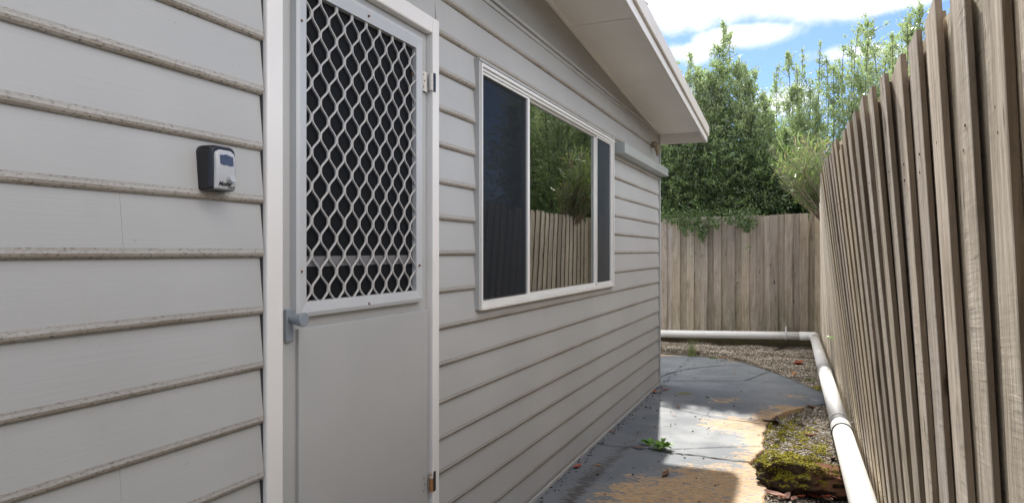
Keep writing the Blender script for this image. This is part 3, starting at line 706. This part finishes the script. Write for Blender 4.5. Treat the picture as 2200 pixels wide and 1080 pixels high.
pan=MB(); edges=[1.19,1.37,1.545,1.735,1.925,2.10,2.265,2.42,2.59,2.78,2.955]
y=1.19-.178
while y>-5: edges.insert(0,y); y-=.178
y=3.13
while y<9.70: edges.append(y); y+=.174*random.uniform(.93,1.07)
for k,ye in enumerate(edges):
    wd=.103*random.uniform(.94,1.06); th=.012*random.uniform(.9,1.15)
    yc=ye+wd/2; s=(fX(yc+.05)-fX(yc-.05))/.1; L=math.hypot(1,s); dv=(s/L,1/L); nv=(-1/L,s/L)
    pan.rnd=random.random(); ht=1.83
    odd=random.uniform(-.010,.012) if ye>2.9 else random.uniform(-.004,.004)
    if 7.0>ye>3 and random.random()<.18: odd-=.04
    plank(pan,fX(yc),yc,dv,nv,wd,th,.10,ht+odd,interp(LAM,yc)+random.uniform(-.0012,.0015),taper=random.uniform(-.22,.05),twist=random.uniform(-.015,.015))
    if ye<6:
        for zn in (.36,.40,1.53,1.57):
            yn=yc+random.uniform(-.012,.012); xn=fX(yc,zn+random.uniform(-.01,.01))
            pan.tube([(xn+.001,yn,zn),(xn-.0015,yn,zn)],[.003,.0026],6,mi=2)
    nxt=edges[k+1] if k+1<len(edges) else ye+.2
    wd2=(.168 if ye>2.3 else .188)*random.uniform(.98,1.03); yc2=(ye+wd+nxt)/2; pan.rnd=random.random()
    plank(pan,fX(yc2)+(.0150 if k%2 else .0162),yc2,dv,nv,wd2,.013,.10,ht-random.uniform(.0,.05),interp(LAM,yc2),taper=random.uniform(-.1,.1),twist=random.uniform(-.02,.02))
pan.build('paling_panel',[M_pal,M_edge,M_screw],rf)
for zc_ in (.35,1.55):
    b=MB(); b.rnd=.3
    b.rings([[(fX(y,zc_)+.0385+dx,y,zc_+dz) for dx,dz in ((0,-.035),(.045,-.035),(.045,.035),(0,.035))] for y in np.linspace(-5,9.9,30)])
    b.build('rail',M_pal,rf)
for yp in (-4.6,-2.1,.4,2.9,5.4,7.9,9.95):
    b=MB(); b.rnd=.6; gx=.086
    b.rings([[(fX(yp,z)+gx+dx,yp+dy,z) for dx,dy in ((0,-.05),(.09,-.05),(.09,.05),(0,.05))] for z in (-.06,1.75)]); b.build('post',M_pal,rf)
b=MB(); b.rnd=.4
b.rings([[(fX(y,.1)+.0385+dx,y,z) for dx,z in ((-.02,-.05),(.015,-.05),(.015,.098),(-.02,.098))] for y in np.linspace(-5,9.8,26)]); b.build('plinth_board',M_plinth,rf)
# rear fence
YB=9.80
bf=thing('paling_fence',(0,YB,0),'straight weathered paling fence closing the far end behind the white pipe','fence')
pan=MB(); x=-3.4; k=0
LINES=[1433,1461,1491,1520,1549,1579,1610,1640,1671,1703,1737]
xs=[at(p,540,YB).x for p in LINES]
xe=[]; x=xs[0]-.195
while x>-5.0: xe.insert(0,x); x-=.195
xe+=xs; xe.append(xs[-1]+.17)
for k,xl in enumerate(xe):
    # over palings are left of each seen line, under ones between
    nxt=xe[k+1] if k+1<len(xe) else xl+.19
    wd=(nxt-xl)*random.uniform(.50,.58)
    pan.rnd=random.random(); dz=random.uniform(-.006,.006)
    tz=1.818+(xl+.5)*.017
    plank(pan,nxt-wd/2,YB,(1,0),(0,-1),wd,.016,.19,tz+dz,0,taper=random.uniform(-.05,.05),twist=random.uniform(-.01,.01))
    pan.rnd=random.random(); wd2=(nxt-xl)-wd+.03
    plank(pan,xl+wd2/2-.012,YB+.0175,(1,0),(0,-1),wd2,.015,.19,tz+random.uniform(-.008,.006),0)
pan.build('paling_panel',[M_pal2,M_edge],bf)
for zc_ in (.4,1.5):
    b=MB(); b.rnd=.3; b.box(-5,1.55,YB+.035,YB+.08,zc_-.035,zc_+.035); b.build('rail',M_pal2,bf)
for xp in (-3.0,-.6,1.45):
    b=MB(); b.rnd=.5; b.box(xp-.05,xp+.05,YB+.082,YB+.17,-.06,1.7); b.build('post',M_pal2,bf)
b=MB()
for x0_,x1_,r_ in ((-5,-1.9,.2),(-1.895,-.10,.5),(-.095,1.6,.8)):
    b.rnd=r_; b.box(x0_,x1_,YB-.006,YB+.034,.125,.188); b.rnd=r_+.07; b.box(x0_,x1_,YB-.010,YB+.034,-.05,.122)
b.build('plinth_board',M_plinth,bf,bevel=.002)
# ================================================================ drain pipe
pp=thing('drain_pipe',(1.55,9.6,.26),'white plastic drain pipe running along the right fence and across the far fence','pipe')
def PX(y): return D+.269-.0135*y
def PZ(y): return .26+.0105*(9.58-y)
r=.053
rend=(PX(9.58),9.62,.258)
b=MB(); b.tube([(-3.2,9.70,.155),(-.5,9.68,.192),(1.0,9.645,.243),(1.38,9.635,.256)],r,28); b.build('pipe_length',M_pipe,pp,smooth=True)
ex,ey=PX(9.5),9.63
el=[(1.33,9.636,.2545)]
for k in range(9):
    a=R(90-90*k/8); el.append((ex-.07+.07*math.cos(a),ey-.07+.07*math.sin(a),.257+.0008*k))
el.append((PX(9.40),9.42,PZ(9.42)))
b=MB(); b.tube(el,r+.0035,28); b.build('elbow',M_pipe,pp,smooth=True)
b=MB(); b.tube([(PX(y),y,PZ(y)) for y in (9.45,6.55)],r,28); b.build('pipe_length',M_pipe,pp,smooth=True)
b=MB(); b.tube([(PX(y),y,PZ(y)) for y in (6.54,4.41)],r,28); b.build('pipe_length',M_pipe,pp,smooth=True)
b=MB(); b.tube([(PX(y),y,PZ(y)) for y in (4.40,3,1,-2)],r,28); b.build('pipe_length',M_pipe,pp,smooth=True)
def cyl(y0,y1,rr_,m_,name):
    b=MB(); b.tube([(PX(y),y,PZ(y)) for y in (y0,y0+.004,y1-.004,y1)],[rr_-.003,rr_,rr_,rr_-.003],28); return b.build(name,m_,pp,smooth=False)
cyl(4.33,4.49,r+.0035,M_pipe,'coupling'); cyl(6.42,6.56,r+.0035,M_pipe,'coupling')
for yy_ in (4.328,4.492,6.562): cyl(yy_-.010,yy_+.010,r+.0052,M_rub,'seal_ring')
for yy_ in (4.60,6.75,9.05):
    b=MB(); n=22; rings=[]
    for k in range(n+1):
        a=R(-150+k*210/n); c_=Vector((PX(yy_)+math.cos(a)*(r+.003),yy_,PZ(yy_)+math.sin(a)*(r+.003)))
        rings.append(c_)
    rings=[Vector((PX(yy_)+.125,yy_,PZ(yy_)+.075)),Vector((PX(yy_)+.10,yy_,PZ(yy_)+.02))]+[Vector((PX(yy_)+math.cos(R(q))*(r+.003),yy_,PZ(yy_)+math.sin(R(q))*(r+.003))) for q in range(0,190,10)]
    b.tube(rings,.004,6); b.build('strap_clip',M_clip,pp,smooth=True)
b=MB(); xk=1.16
def bz(x): return .243+(x-1.0)*.034
b.tube([Vector((xk,9.64+math.cos(R(q))*(r+.004),bz(xk)+math.sin(R(q))*(r+.004))) for q in range(30,280,12)],.007,6); b.box(xk-.012,xk+.012,9.755,9.785,bz(xk)+.02,bz(xk)+.105); b.tube([(xk,9.77,bz(xk)+.10),(xk,9.69,bz(xk)+.045)],.006,6)
b.build('strap_clip',M_clip,pp,smooth=False)
# ================================================================ rock
rx_,ry_=gr(1722,1045)
bm=bmesh.new(); bmesh.ops.create_icosphere(bm,subdivisions=5,radius=1)
from mathutils import noise as mn
def rn_(d): return mn.noise(d*1.3+Vector((3,1,7)))*.26+mn.noise(d*3.1)*.20+mn.noise(d*7)*.09+mn.noise(d*19)*.035
for v in bm.verts:
    d=v.co.copy(); n_=rn_(d)
    s=1+n_; z=d.z*s
    v.co=Vector((d.x*s*.255,d.y*s*.19,(z*.115 if z>0 else z*.085)))
me=bpy.data.meshes.new('rock'); bm.to_mesh(me); bm.free(); me.materials.append(M_rock); me.polygons.foreach_set('use_smooth',[True]*len(me.polygons))
rock=bpy.data.objects.new('rock',me); C.objects.link(rock); rock.location=(rx_+.035,ry_+.02,.035); rock.rotation_euler=(0,R(3),R(-6))
tag(rock,'mossy brown rock at the path edge under the white pipe','rock')
# moss tufts on the rock are part of it
n=9000; dirs=rng.normal(size=(n,3)); dirs/=np.linalg.norm(dirs,axis=1)[:,None]; dirs=dirs[dirs[:,2]>.12]
P_=[];
for d in dirs:
    dv=Vector(d); n_=rn_(dv)
    if mn.noise(dv*3.7+Vector((9,2,5)))+.55*d[2]-.45*max(0,d[0]-.2)<.30: continue
    s=1+n_; z=d[2]*s; P_.append((d[0]*s*.255,d[1]*s*.19,z*.115))
P_=np.array(P_); n=len(P_); s=rng.uniform(.0025,.006,n)
V=(OCT[None]+rng.uniform(-.35,.35,(n,6,3)))*s[:,None,None]+P_[:,None]
mo_=big_mesh('rock_moss',V.reshape(-1,3),(OF[None]+6*np.arange(n)[:,None,None]).reshape(-1,3),M_mossb,np.repeat(rng.random(n),6)); mo_.parent=rock; tag(mo_,'yellow-green moss on the rock top',kind='stuff')
# ================================================================ foliage
def leaf_quads(P,size,asp,rnd,up=.3,dirs=None):
    """P (n,3) leaf bases; returns folded-diamond leaves (two triangles either side of the midrib as one quad)"""
    n=len(P)
    d=rng.normal(size=(n,3)) if dirs is None else dirs+rng.normal(size=(n,3))*.45
    d[:,2]+=up; d/=np.linalg.norm(d,axis=1)[:,None]
    a=rng.normal(size=(n,3)); s=np.cross(d,a); s/=np.linalg.norm(s,axis=1)[:,None]
    nn=np.cross(d,s)
    L=size*rng.uniform(.6,1.25,n)[:,None]; Wd=L*asp
    tip=P+d*L; mid=P+d*L*.45
    l=mid+s*Wd*.5+nn*Wd*.18; r_=mid-s*Wd*.5+nn*Wd*.18
    V=np.stack([P,l,tip,r_],1).reshape(-1,3)
    Fc=np.arange(4*n).reshape(n,4)
    return V,Fc,np.repeat(rnd,4)
def shoots_tree(name,loc,shoots,label,matl,leaf=.040,asp=.5,trunk=.06,zlow=.9,dens=1.0,extra=None,group=None,cat='tree',tone=0.0):
    t=thing(name,loc,label,cat,group)
    base=Vector(loc); wood_=MB(); wood_.rnd=.4
    LP=[];LR=[];LD=[]
    for (x,y,zt,r0,cnt) in shoots:
        tip=Vector((x,y,zt)); foot=Vector((base.x+(x-base.x)*.35+random.uniform(-.05,.05),base.y+(y-base.y)*.35,.25))
        ctrl=Vector((x+random.uniform(-.08,.08),y,zlow+.5))
        axis=[]
        for k in range(15):
            q=k/14; axis.append(foot*(1-q)**2+ctrl*2*q*(1-q)+tip*q*q)
        wig=Vector((random.uniform(-.05,.05),random.uniform(-.05,.05),0))
        axis=[p+wig*math.sin(k*.9) for k,p in enumerate(axis)]
        wood_.tube(axis,[trunk*.45*(1-k/14)**1.2+.0045 for k in range(15)],5,cap=False)
        ax=np.array([tuple(p) for p in axis])
        nt=int(cnt*dens*1.08/26)
        q=1-rng.random(nt)**1.0*.985; q=np.clip(q,.0,1); 
        hz=ax[0,2]+(ax[-1,2]-ax[0,2])*0
        idx=np.clip(q*14,0,13.999); i0=idx.astype(int); fr_=(idx-i0)[:,None]
        p0=ax[i0]*(1-fr_)+ax[i0+1]*fr_
        keep=p0[:,2]>zlow-.2; p0=p0[keep]; q=q[keep]; nt=len(p0)
        hh=(zt-p0[:,2])
        ln=np.minimum(r0*(.26+1.0*np.clip(hh/1.3,0,1)**.8),r0*1.1)*rng.uniform(.25,1.35,nt)
        th=rng.uniform(0,6.283,nt); el_=rng.uniform(.1,1.1,nt)+.5*np.exp(-hh)
        d=np.stack([np.cos(th)*np.cos(el_),np.sin(th)*np.cos(el_),np.sin(el_)],-1)
        m_=26
        tt=np.sort(rng.random((nt,m_)),1)**.7
        c=p0[:,None]+d[:,None]*(ln[:,None]*tt)[...,None]
        c[...,2]-=(ln[:,None]*tt)**2*.35
        c+=rng.normal(size=c.shape)*.018
        LP.append(c.reshape(-1,3)); LD.append(np.repeat(d,m_,0))
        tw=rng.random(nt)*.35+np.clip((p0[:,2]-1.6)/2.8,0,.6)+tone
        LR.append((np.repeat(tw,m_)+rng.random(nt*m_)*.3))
        for j in range(0,nt,3):
            e=p0[j]+d[j]*ln[j]; e[2]-=ln[j]**2*.35
            wood_.tube([tuple(p0[j]),tuple((p0[j]+e)/2+np.array([0,0,.02])),tuple(e)],[.0042,.003,.0016],3,cap=False)
    if extra is not None:
        LP.append(extra[0]); LD.append(extra[1]); LR.append(extra[2])
    P=np.concatenate(LP); Dd=np.concatenate(LD); Rr_=np.clip(np.concatenate(LR),0,1)
    wood_.tube([base,base+Vector((.03,0,.5)),base+Vector((.02,.02,1.3))],[trunk,trunk*.8,trunk*.5],9)
    wood_.build('trunk',M_bark,t)
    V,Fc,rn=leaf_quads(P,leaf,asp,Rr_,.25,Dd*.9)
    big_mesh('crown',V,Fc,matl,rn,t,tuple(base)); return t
def sh(px,py,Y,r,c): p=at(px,py,Y); return (p.x,p.y,p.z,r,c)
def fill(n,box,dirz=0.0,tone=.0,thin=None):
    c=[]
    nc=n//40; cen=np.stack([rng.uniform(box[0],box[1],nc),rng.uniform(box[2],box[3],nc),rng.uniform(box[4],box[5],nc)],-1)
    P=(cen[:,None]+rng.normal(size=(nc,40,3))*.075).reshape(-1,3)
    P[:,2]=np.maximum(P[:,2],1.0)
    return [P,rng.normal(size=P.shape),np.repeat(rng.random(nc)*.45,40)+rng.random(len(P))*.25+tone]
def cat(*a): return [np.concatenate(z) for z in zip(*a)]
# overhanging sprays that droop over the far fence
def spray(px,py0,py1,n,w_=.10):
    a=at(px,py0,9.95); b_=at(px+random.uniform(-8,12),py1,9.70); t=rng.random(n)
    a=np.array(tuple(a)); b_=np.array(tuple(b_)); P=a+(b_-a)*t[:,None]; P[:,1]=9.95-.27*np.sqrt(t); P+=rng.normal(size=P.shape)*np.array([w_,.03,.035])*(1.1-t[:,None])
    return [P,rng.normal(size=P.shape)+np.array([0,-.3,-.8]),rng.random(n)*.5+.1]
sprays=cat(*[spray(*a) for a in ((1440,455,480,160),(1462,450,505,260),(1480,455,495,200),(1500,450,508,380),(1517,460,520,300),(1530,455,490,200),(1560,455,480,160),(1592,450,485,340),(1612,455,495,260),(1603,470,498,160),(1470,470,495,100),(1425,450,475,120))])
T1=[sh(1555,58,10.4,.30,7000),sh(1567,82,10.5,.24,3500),sh(1543,100,10.35,.3,4000),sh(1500,150,10.6,.45,9000),sh(1484,125,10.8,.32,5500),sh(1600,150,10.5,.48,9500),sh(1622,165,10.5,.34,5500),sh(1585,150,10.3,.5,10000),sh(1525,165,10.3,.5,9500),sh(1540,140,10.6,.5,9000),sh(1640,215,10.4,.45,8000),sh(1610,180,10.4,.5,9000),
 sh(1470,180,10.4,.6,12000),sh(1500,170,10.35,.6,12000),sh(1535,185,10.3,.6,11000),sh(1452,190,10.5,.55,12000),sh(1438,160,10.4,.5,13000),sh(1420,200,10.3,.5,12000),sh(1455,230,10.3,.5,12000),sh(1405,230,10.4,.5,10000),sh(1610,235,10.35,.6,12000),sh(1560,240,10.4,.65,13000),sh(1510,260,10.4,.65,12000),sh(1450,270,10.4,.65,11000),sh(1660,260,10.5,.5,9500),sh(1430,320,10.3,.5,8000),sh(1690,290,10.6,.45,9000),sh(1640,290,10.3,.5,9000)]
pos=at(1550,540,11.0); shoots_tree('tree',(pos.x,11.0,0),T1,'tall leafy green tree with a pointed spire behind the far fence',M_pitt,extra=cat(sprays,fill(42000,(-1.3,1.15,10.15,10.7,1.55,2.9))),tone=.03)
T2=[sh(1692,115,12.2,0.38,4185),sh(1712,150,12.0,0.41,4185),sh(1725,108,12.3,0.30,2929),sh(1668,150,12.1,0.38,2929),sh(1700,200,12,0.61,8640),sh(1740,190,11.8,0.54,5022),sh(1762,98,12.4,0.30,3180),sh(1775,120,12.2,0.32,3180),sh(1790,150,11.9,0.47,4185),sh(1720,260,11.5,0.68,9720),sh(1680,290,11.4,0.68,8640),sh(1755,240,11.6,0.68,8640),sh(1650,300,11.4,0.47,4860)]
pos=at(1715,540,11.9); shoots_tree('tree',(pos.x,11.9,0),T2,'airy pale green tree with twin thin tops in the gap above the far fence corner',M_pitt,tone=.12)
T3=[sh(1843,62,11.6,0.24,2511),sh(1830,100,11.8,0.30,2511),sh(1865,95,11.4,0.27,2511),sh(1812,100,12,0.27,2511),sh(1880,115,11.2,0.30,2511),sh(1917,72,11.0,0.22,2176),sh(1905,110,11.0,0.27,2092),sh(1800,170,11.9,0.54,5440),sh(1850,170,11.6,0.54,5440),sh(1890,170,11.2,0.54,4185),sh(1950,60,11.0,0.41,2176),sh(1830,230,11.2,0.68,9720),sh(1900,230,10.9,0.68,9720)]
pos=at(1860,540,11.4); shoots_tree('tree',(pos.x,11.4,0),T3,'sparse green tree with wispy upright shoots rising above the right fence',M_pitt,tone=.12)
T0=[sh(1432,120,13.5,.45,7000),sh(1455,140,13.2,.4,7000),sh(1410,200,13,.5,6000),sh(1395,80,13.6,.5,5000),sh(1440,200,12.8,.6,8000)]
pos=at(1425,540,13.3); shoots_tree('tree',(pos.x,13.3,0),T0,'light green tree partly hidden by the white eave corner',M_pitt,tone=.15)
# trees further along the neighbour's side, mirrored in the window
for (x,y,h_,lab) in ((3.3,12.6,4.9,'bushy green tree beyond the right fence, mirrored in the window left of the bush'),(3.9,15.5,6.2,'tallest green tree far beyond the right fence, mirrored high in the window')):
    sts=[(x+random.uniform(-1,1),y+random.uniform(-.9,.9),h_*random.uniform(.72,1.05),.75,9500) for _ in range(11)]
    shoots_tree('tree',(x,y,0),sts,lab,M_pitt,leaf=.055,tone=.08,trunk=.09)
# low dark hedge in the far corner
hb=thing('hedge',(.9,10.5,0),'low dark green hedge showing above the far fence beside the right corner','hedge')
ex_=fill(34000,(.55,1.75,10.2,10.8,1.3,2.42)); V,Fc,rn=leaf_quads(ex_[0],.045,.55,np.clip(ex_[2],0,1),.1); big_mesh('foliage',V,Fc,M_hedge,rn,hb,(.9,10.5,0))
b=MB(); b.rnd=.2
for k in range(10):
    x=.4+k*.15; b.tube([(x,10.5,0),(x+random.uniform(-.1,.1),10.45,1.2),(x+random.uniform(-.2,.2),10.5,2.4)],[.02,.014,.005],5)
b.build('stems',M_bark,hb)
# bush with long narrow leaves leaning over the corner
ob=thing('bush',(2.0,9.15,0),'bush of long narrow pale leaves leaning over the right fence corner','bush')
st=MB(); st.rnd=.8; LV=[];LD=[];LR=[]
root=Vector((1.75,9.2,1.55))
for k in range(150):
    px=random.triangular(1640,1810,1715); py=random.triangular(275,425,350)
    if px<1690 and py>400: continue
    e=at(px,py,random.uniform(8.5,9.5)); 
    if e.x>1.62 and e.z<2.1: continue
    mid=root.lerp(e,.5)+Vector((random.uniform(-.05,.05),random.uniform(-.1,.1),random.uniform(-.10,.02)))
    pts=[root*(1-q)**2+mid*2*q*(1-q)+e*q*q for q in (0,.25,.5,.75,1)]
    st.tube(pts,[.008,.006,.0045,.003,.002],4,cap=False)
    for j in range(15):
        q=random.uniform(.45,1); p=pts[0]*(1-q)**2+mid*2*q*(1-q)+e*q*q
        dv=(e-mid).normalized(); LV.append(tuple(p)); LD.append(tuple(dv)); LR.append(random.random()*(.75 if random.random()<.75 else 1.3))
st.tube([(2.0,9.15,0),(1.95,9.2,1.0),root],[.03,.022,.014],6); st.build('stems',wood('pale_stem',(.25,.2,.15),(.4,.33,.26),(.4,.33,.28)),ob)
V,Fc,rn=leaf_quads(np.array(LV),.135,.12,np.clip(np.array(LR),0,1),.1,np.array(LD)*.4); big_mesh('foliage',V,Fc,M_long,rn,ob,(2.0,9.15,0))
# ================================================================ weeds
def blade_leaf(mb,p,az,L,wd,lift,mi=0,seg=5,lobes=0):
    c_,s_=math.cos(az),math.sin(az); rings=[]
    l=[];r_=[];m_=[]
    for k in range(seg+1):
        t=k/seg; h=wd*math.sin(math.pi*min(1,t*.92+.06))*(1+lobes*math.sin(t*18))
        z=p[2]+lift*math.sin(t*2.1)*L; x=p[0]+c_*L*t; y=p[1]+s_*L*t
        l.append(mb.vert((x-s_*h,y+c_*h,z+h*.35))); r_.append(mb.vert((x+s_*h,y-c_*h,z+h*.35))); m_.append(mb.vert((x,y,z)))
    for k in range(seg):
        mb.face((l[k],l[k+1],m_[k+1],m_[k]),mi); mb.face((m_[k],m_[k+1],r_[k+1],r_[k]),mi)
wx,wy=gr(1424,965)
wd_=MB()
for k in range(26):
    wd_.rnd=random.random(); az=random.uniform(0,6.28); blade_leaf(wd_,(wx+random.uniform(-.02,.02),wy+random.uniform(-.02,.02),.006+random.random()*.02),az,random.uniform(.045,.10),random.uniform(.010,.018),random.uniform(.1,.5),lobes=.25)
tag(wd_.build('weed',M_weed),'bright green broad-leaved weed growing in the path crack','weed')
wx2,wy2=gr(1397,957); wd_=MB()
for k in range(9):
    wd_.rnd=random.random(); blade_leaf(wd_,(wx2+random.uniform(-.015,.015),wy2+random.uniform(-.015,.015),.006),random.uniform(1.5,4.0),random.uniform(.05,.09),.013,.35,lobes=.2)
tag(wd_.build('weed',M_weed),'small shaded weed sprig just left of the bright crack weed','weed')
def tuft(px,py,h_,n,label,spread=.03,z=.0,zz0=.05):
    x,y=gr(px,py,zz0); m_=MB()
    for k in range(n):
        m_.rnd=random.random(); a=random.uniform(0,6.28); d=random.uniform(.02,.35)
        p0=Vector((x+random.uniform(-spread,spread),y+random.uniform(-spread,spread)*.6,zz0-.02)); hh=h_*random.uniform(.5,1)
        w_=.0016; pts=[]
        for q in (0,.35,.7,1): pts.append(p0+Vector((math.cos(a)*d*hh*q*q,math.sin(a)*d*hh*q*q,hh*q)))
        li=[m_.vert(p+Vector((w_*(1-i/3.2),0,0))) for i,p in enumerate(pts)]; ri=[m_.vert(p-Vector((w_*(1-i/3.2),0,0))) for i,p in enumerate(pts)]
        for i in range(3): m_.face((li[i],li[i+1],ri[i+1],ri[i]))
    return tag(m_.build('grass_tuft',M_grass),label,'grass tuft')
tuft(1487,762,.30,60,'tall wispy grass tuft in front of the far pipe',.05,zz0=.03)
tuft(1533,768,.05,120,'low round grass tuft at the edge of the path and far gravel',.05,zz0=.01)
tuft(1438,802,.035,40,'tiny grass tuft in the curved crack near the house corner',.025,zz0=.003)
tuft(1745,818,.06,160,'dark green grass tuft where the path meets the pipe',.07,zz0=-.0)
# seedling leaf poking from the fence
b=MB(); b.rnd=.5; q=at(1786,728,6.0); q.x=fX(6.0,q.z)-.012
for a in (2.6,3.6,4.4): blade_leaf(b,(q.x,q.y,q.z),a,.06,.012,.3)
tag(b.build('seedling',M_weed),'single green seedling poking out between right fence palings','seedling')
# ================================================================ fallen leaves
def dead_leaf(px,py,L,mi,label,z=.004,az=None,wd=.34,curl=.35,group='fallen leaves lying about'):
    x,y=gr(px,py,z); m_=MB(); az=random.uniform(0,6.28) if az is None else az
    nL,nW=9,4; c_,s_=math.cos(az),math.sin(az); ids=[]; k1_=random.uniform(.5,1)*curl; k2=random.uniform(.4,1.2)*curl
    for i in range(nL+1):
        t=i/nL; h=L*wd*.5*math.sin(math.pi*(t*.94+.03))**.8; row=[]
        bx=(t-.5)*L; bz_=L*k1_*((2*t-1)**2)*.5
        for j in range(nW+1):
            s=(j/nW-.5)*2; w_=h*s; zz_=bz_+abs(s)**1.5*h*k2*1.6+random.uniform(-.03,.03)*h
            row.append(m_.vert((x+c_*bx-s_*w_,y+s_*bx+c_*w_,z+.003+zz_)))
        ids.append(row)
    for a,b_ in zip(ids,ids[1:]):
        for j in range(nW): m_.face((a[j],a[j+1],b_[j+1],b_[j]))
    m_.tube([(x-c_*L*.5,y-s_*L*.5,z+.003+L*k1_*.5),(x-c_*L*.68,y-s_*L*.68,z+.006+L*k1_*.4)],.0012,4)
    return tag(m_.build('fallen_leaf',M_dl[mi],smooth=True),label,'leaf',group)
DL=[(1406,842,.10,1,'red fallen leaf on the path below the house corner, left of a pair'),(1430,837,.09,1,'red fallen leaf on the path below the house corner, right of a pair'),(1418,843,.07,2,'small tan fallen leaf between two red ones near the house corner'),
(1458,875,.05,2,'orange fallen leaf at the top edge of the sunlit patch'),(1373,963,.09,0,'curled brown leaf lying beside the crack weed'),(1397,877,.05,0,'brown leaf in the shade just left of the sunlit patch'),
(1300,923,.08,0,'brown leaf standing against the foot of the house wall'),(1312,927,.06,1,'small red leaf next to the brown one at the wall foot'),(1240,1003,.09,1,'red leaf nearest the camera by the house wall'),(1285,1000,.05,2,'tan leaf on the dirt streak of the path'),
(1430,1019,.11,0,'long dark brown leaf in front of the crack weed'),(1407,918,.045,0,'small brown leaf on the left edge of the sunlit patch'),(1441,913,.035,0,'tiny brown leaf in the middle of the sunlit patch'),(1580,802,.05,2,'orange leaf alone on the far blue-grey slab'),
(1370,930,.04,0,'small leaf in the shade left of the sun patch'),(1520,854,.06,4,'dark leaf on the shaded slab between the ochre patches'),(1448,891,.05,3,'pale slender leaf inside the sunlit patch'),(1242,987,.05,4,'black leaf fragment near the wall foot')]
for px,py,L,mi,lab in DL: dead_leaf(px,py,L,mi,lab)
for px,py,L,mi,lab in ((1543,749,.12,1,'red-brown leaf on the far gravel near the plinth, leftmost'),(1655,749,.16,1,'large red-brown leaf on the far gravel beside the dark stick'),(1553,769,.10,0,'brown leaf at the far path edge next to the low grass tuft'),(1583,752,.10,2,'orange-brown leaf in the middle of the far gravel'),(1596,757,.09,0,'brown leaf right of the orange-brown leaf on the far gravel'),(1635,757,.09,1,'reddish leaf below the dark stick on the far gravel'),(1683,756,.09,1,'reddish leaf at the right of the far gravel'),(1715,784,.13,1,'dark red leaf on the far gravel close to the pipe'),(1708,806,.09,2,'orange leaf at the mossy far edge of the path'),(1722,765,.10,4,'dark leaf on the far gravel above the dark red leaf'),(1497,760,.08,0,'brown leaf at the foot of the tall grass tuft')):
    dead_leaf(px,py,L*1.5,mi,lab,z=.03,curl=.45,wd=.45)
for px,py,L,mi,lab in ((1668,908,.13,4,'large curled dark leaf on the mossy gravel bed'),(1650,906,.09,4,'dark leaf crumpled left of the large curled one'),(1722,916,.07,4,'small dark leaf on the mossy bed nearer the pipe'),(1740,938,.08,3,'pinkish leaf in the middle of the mossy bed'),(1668,946,.07,4,'brown-black leaf on the bed above the rock'),(1712,955,.07,0,'curled brown leaf on the bed just above the rock'),(1670,931,.04,3,'tiny pale leaf on the moss below the dark leaf'),(1742,876,.09,0,'brown leaf at the shaded top of the mossy bed'),(1790,990,.06,4,'dark leaf beside the rock under the pipe'),
(1664,1066,.11,3,'pink leaf below the left end of the rock'),(1685,1072,.10,3,'pale pink leaf lying flat below the rock'),(1692,1060,.10,2,'tan leaf standing up against the rock'),(1706,1074,.06,3,'small pink leaf below the middle of the rock'),(1752,1068,.14,1,'long orange-red leaf in front of the rock'),(1776,1074,.08,3,'pale tan leaf at the bottom edge near the pipe'),(1800,1062,.12,0,'broad brown leaf between the rock and the pipe'),(1722,1069,.05,1,'small red leaf in front of the rock'),(1860,1040,.06,3,'pale leaf caught between pipe and right fence')):
    dead_leaf(px,py,L*1.15,mi,lab,wd=.42,z=-.005 if py<1000 else .0,curl=.5)
b=MB(); b.rnd=.1; a_=Vector((*gr(1662,756,.06),.075)); c2=Vector((*gr(1690,748,.06),.08)); b.tube([a_,a_.lerp(c2,.5)+Vector((0,0,.01)),c2],[.010,.012,.006],7)
tag(b.build('stick',M_bark),'short dark stick lying on the far gravel','stick')
# fine litter: crumbs of leaf and grit along the wall foot and over the slab
n=900; y=rng.uniform(3.2,8.8,n); x=np.where(rng.random(n)<.55,np.abs(rng.normal(0,.03,n))+.036,rng.uniform(.05,1.1,n)); ok=(x<np.array([edgeX(v) for v in y])-.02)
x=x[ok];y=y[ok];n=len(x); s=rng.uniform(.0015,.006,n)*(rng.random(n)**1.5*1.2+.4)
V=(OCT[None]*np.array([1.4,.8,.35])[None,None]+rng.uniform(-.3,.3,(n,6,3)))*s[:,None,None]+np.stack([x,y,.002+s*.3],-1)[:,None]
M_lit=simple('litter',(.045,.03,.02),.9,.1)
tag(big_mesh('litter',V.reshape(-1,3),(OF[None]+6*np.arange(n)[:,None,None]).reshape(-1,3),M_lit,np.repeat(rng.random(n),6)),'crumbs of leaf and grit strewn on the path','litter',kind='stuff')
# lichen and twig bits caught along the roof edge
n=500; y=rng.uniform(3.2,4.2,n); x=rng.uniform(.43,.50,n); s=rng.uniform(.003,.009,n)
cl_=np.sin(y*40)*np.sin(y*17+1)>.1; x,y,s=x[cl_],y[cl_],s[cl_]; n=len(x)
V=(OCT[None]+rng.uniform(-.4,.4,(n,6,3)))*s[:,None,None]+np.stack([x,y,2.54-.078*(y-7)+.078+rng.random(n)*.012],-1)[:,None]
ro=big_mesh('roof_litter',V.reshape(-1,3),(OF[None]+6*np.arange(n)[:,None,None]).reshape(-1,3),M_lit,np.repeat(rng.random(n),6)); ro.parent=house; ro.location=-world_loc(house); tag(ro,'dark lichen and leaf crumbs on the roof edge',kind='stuff')
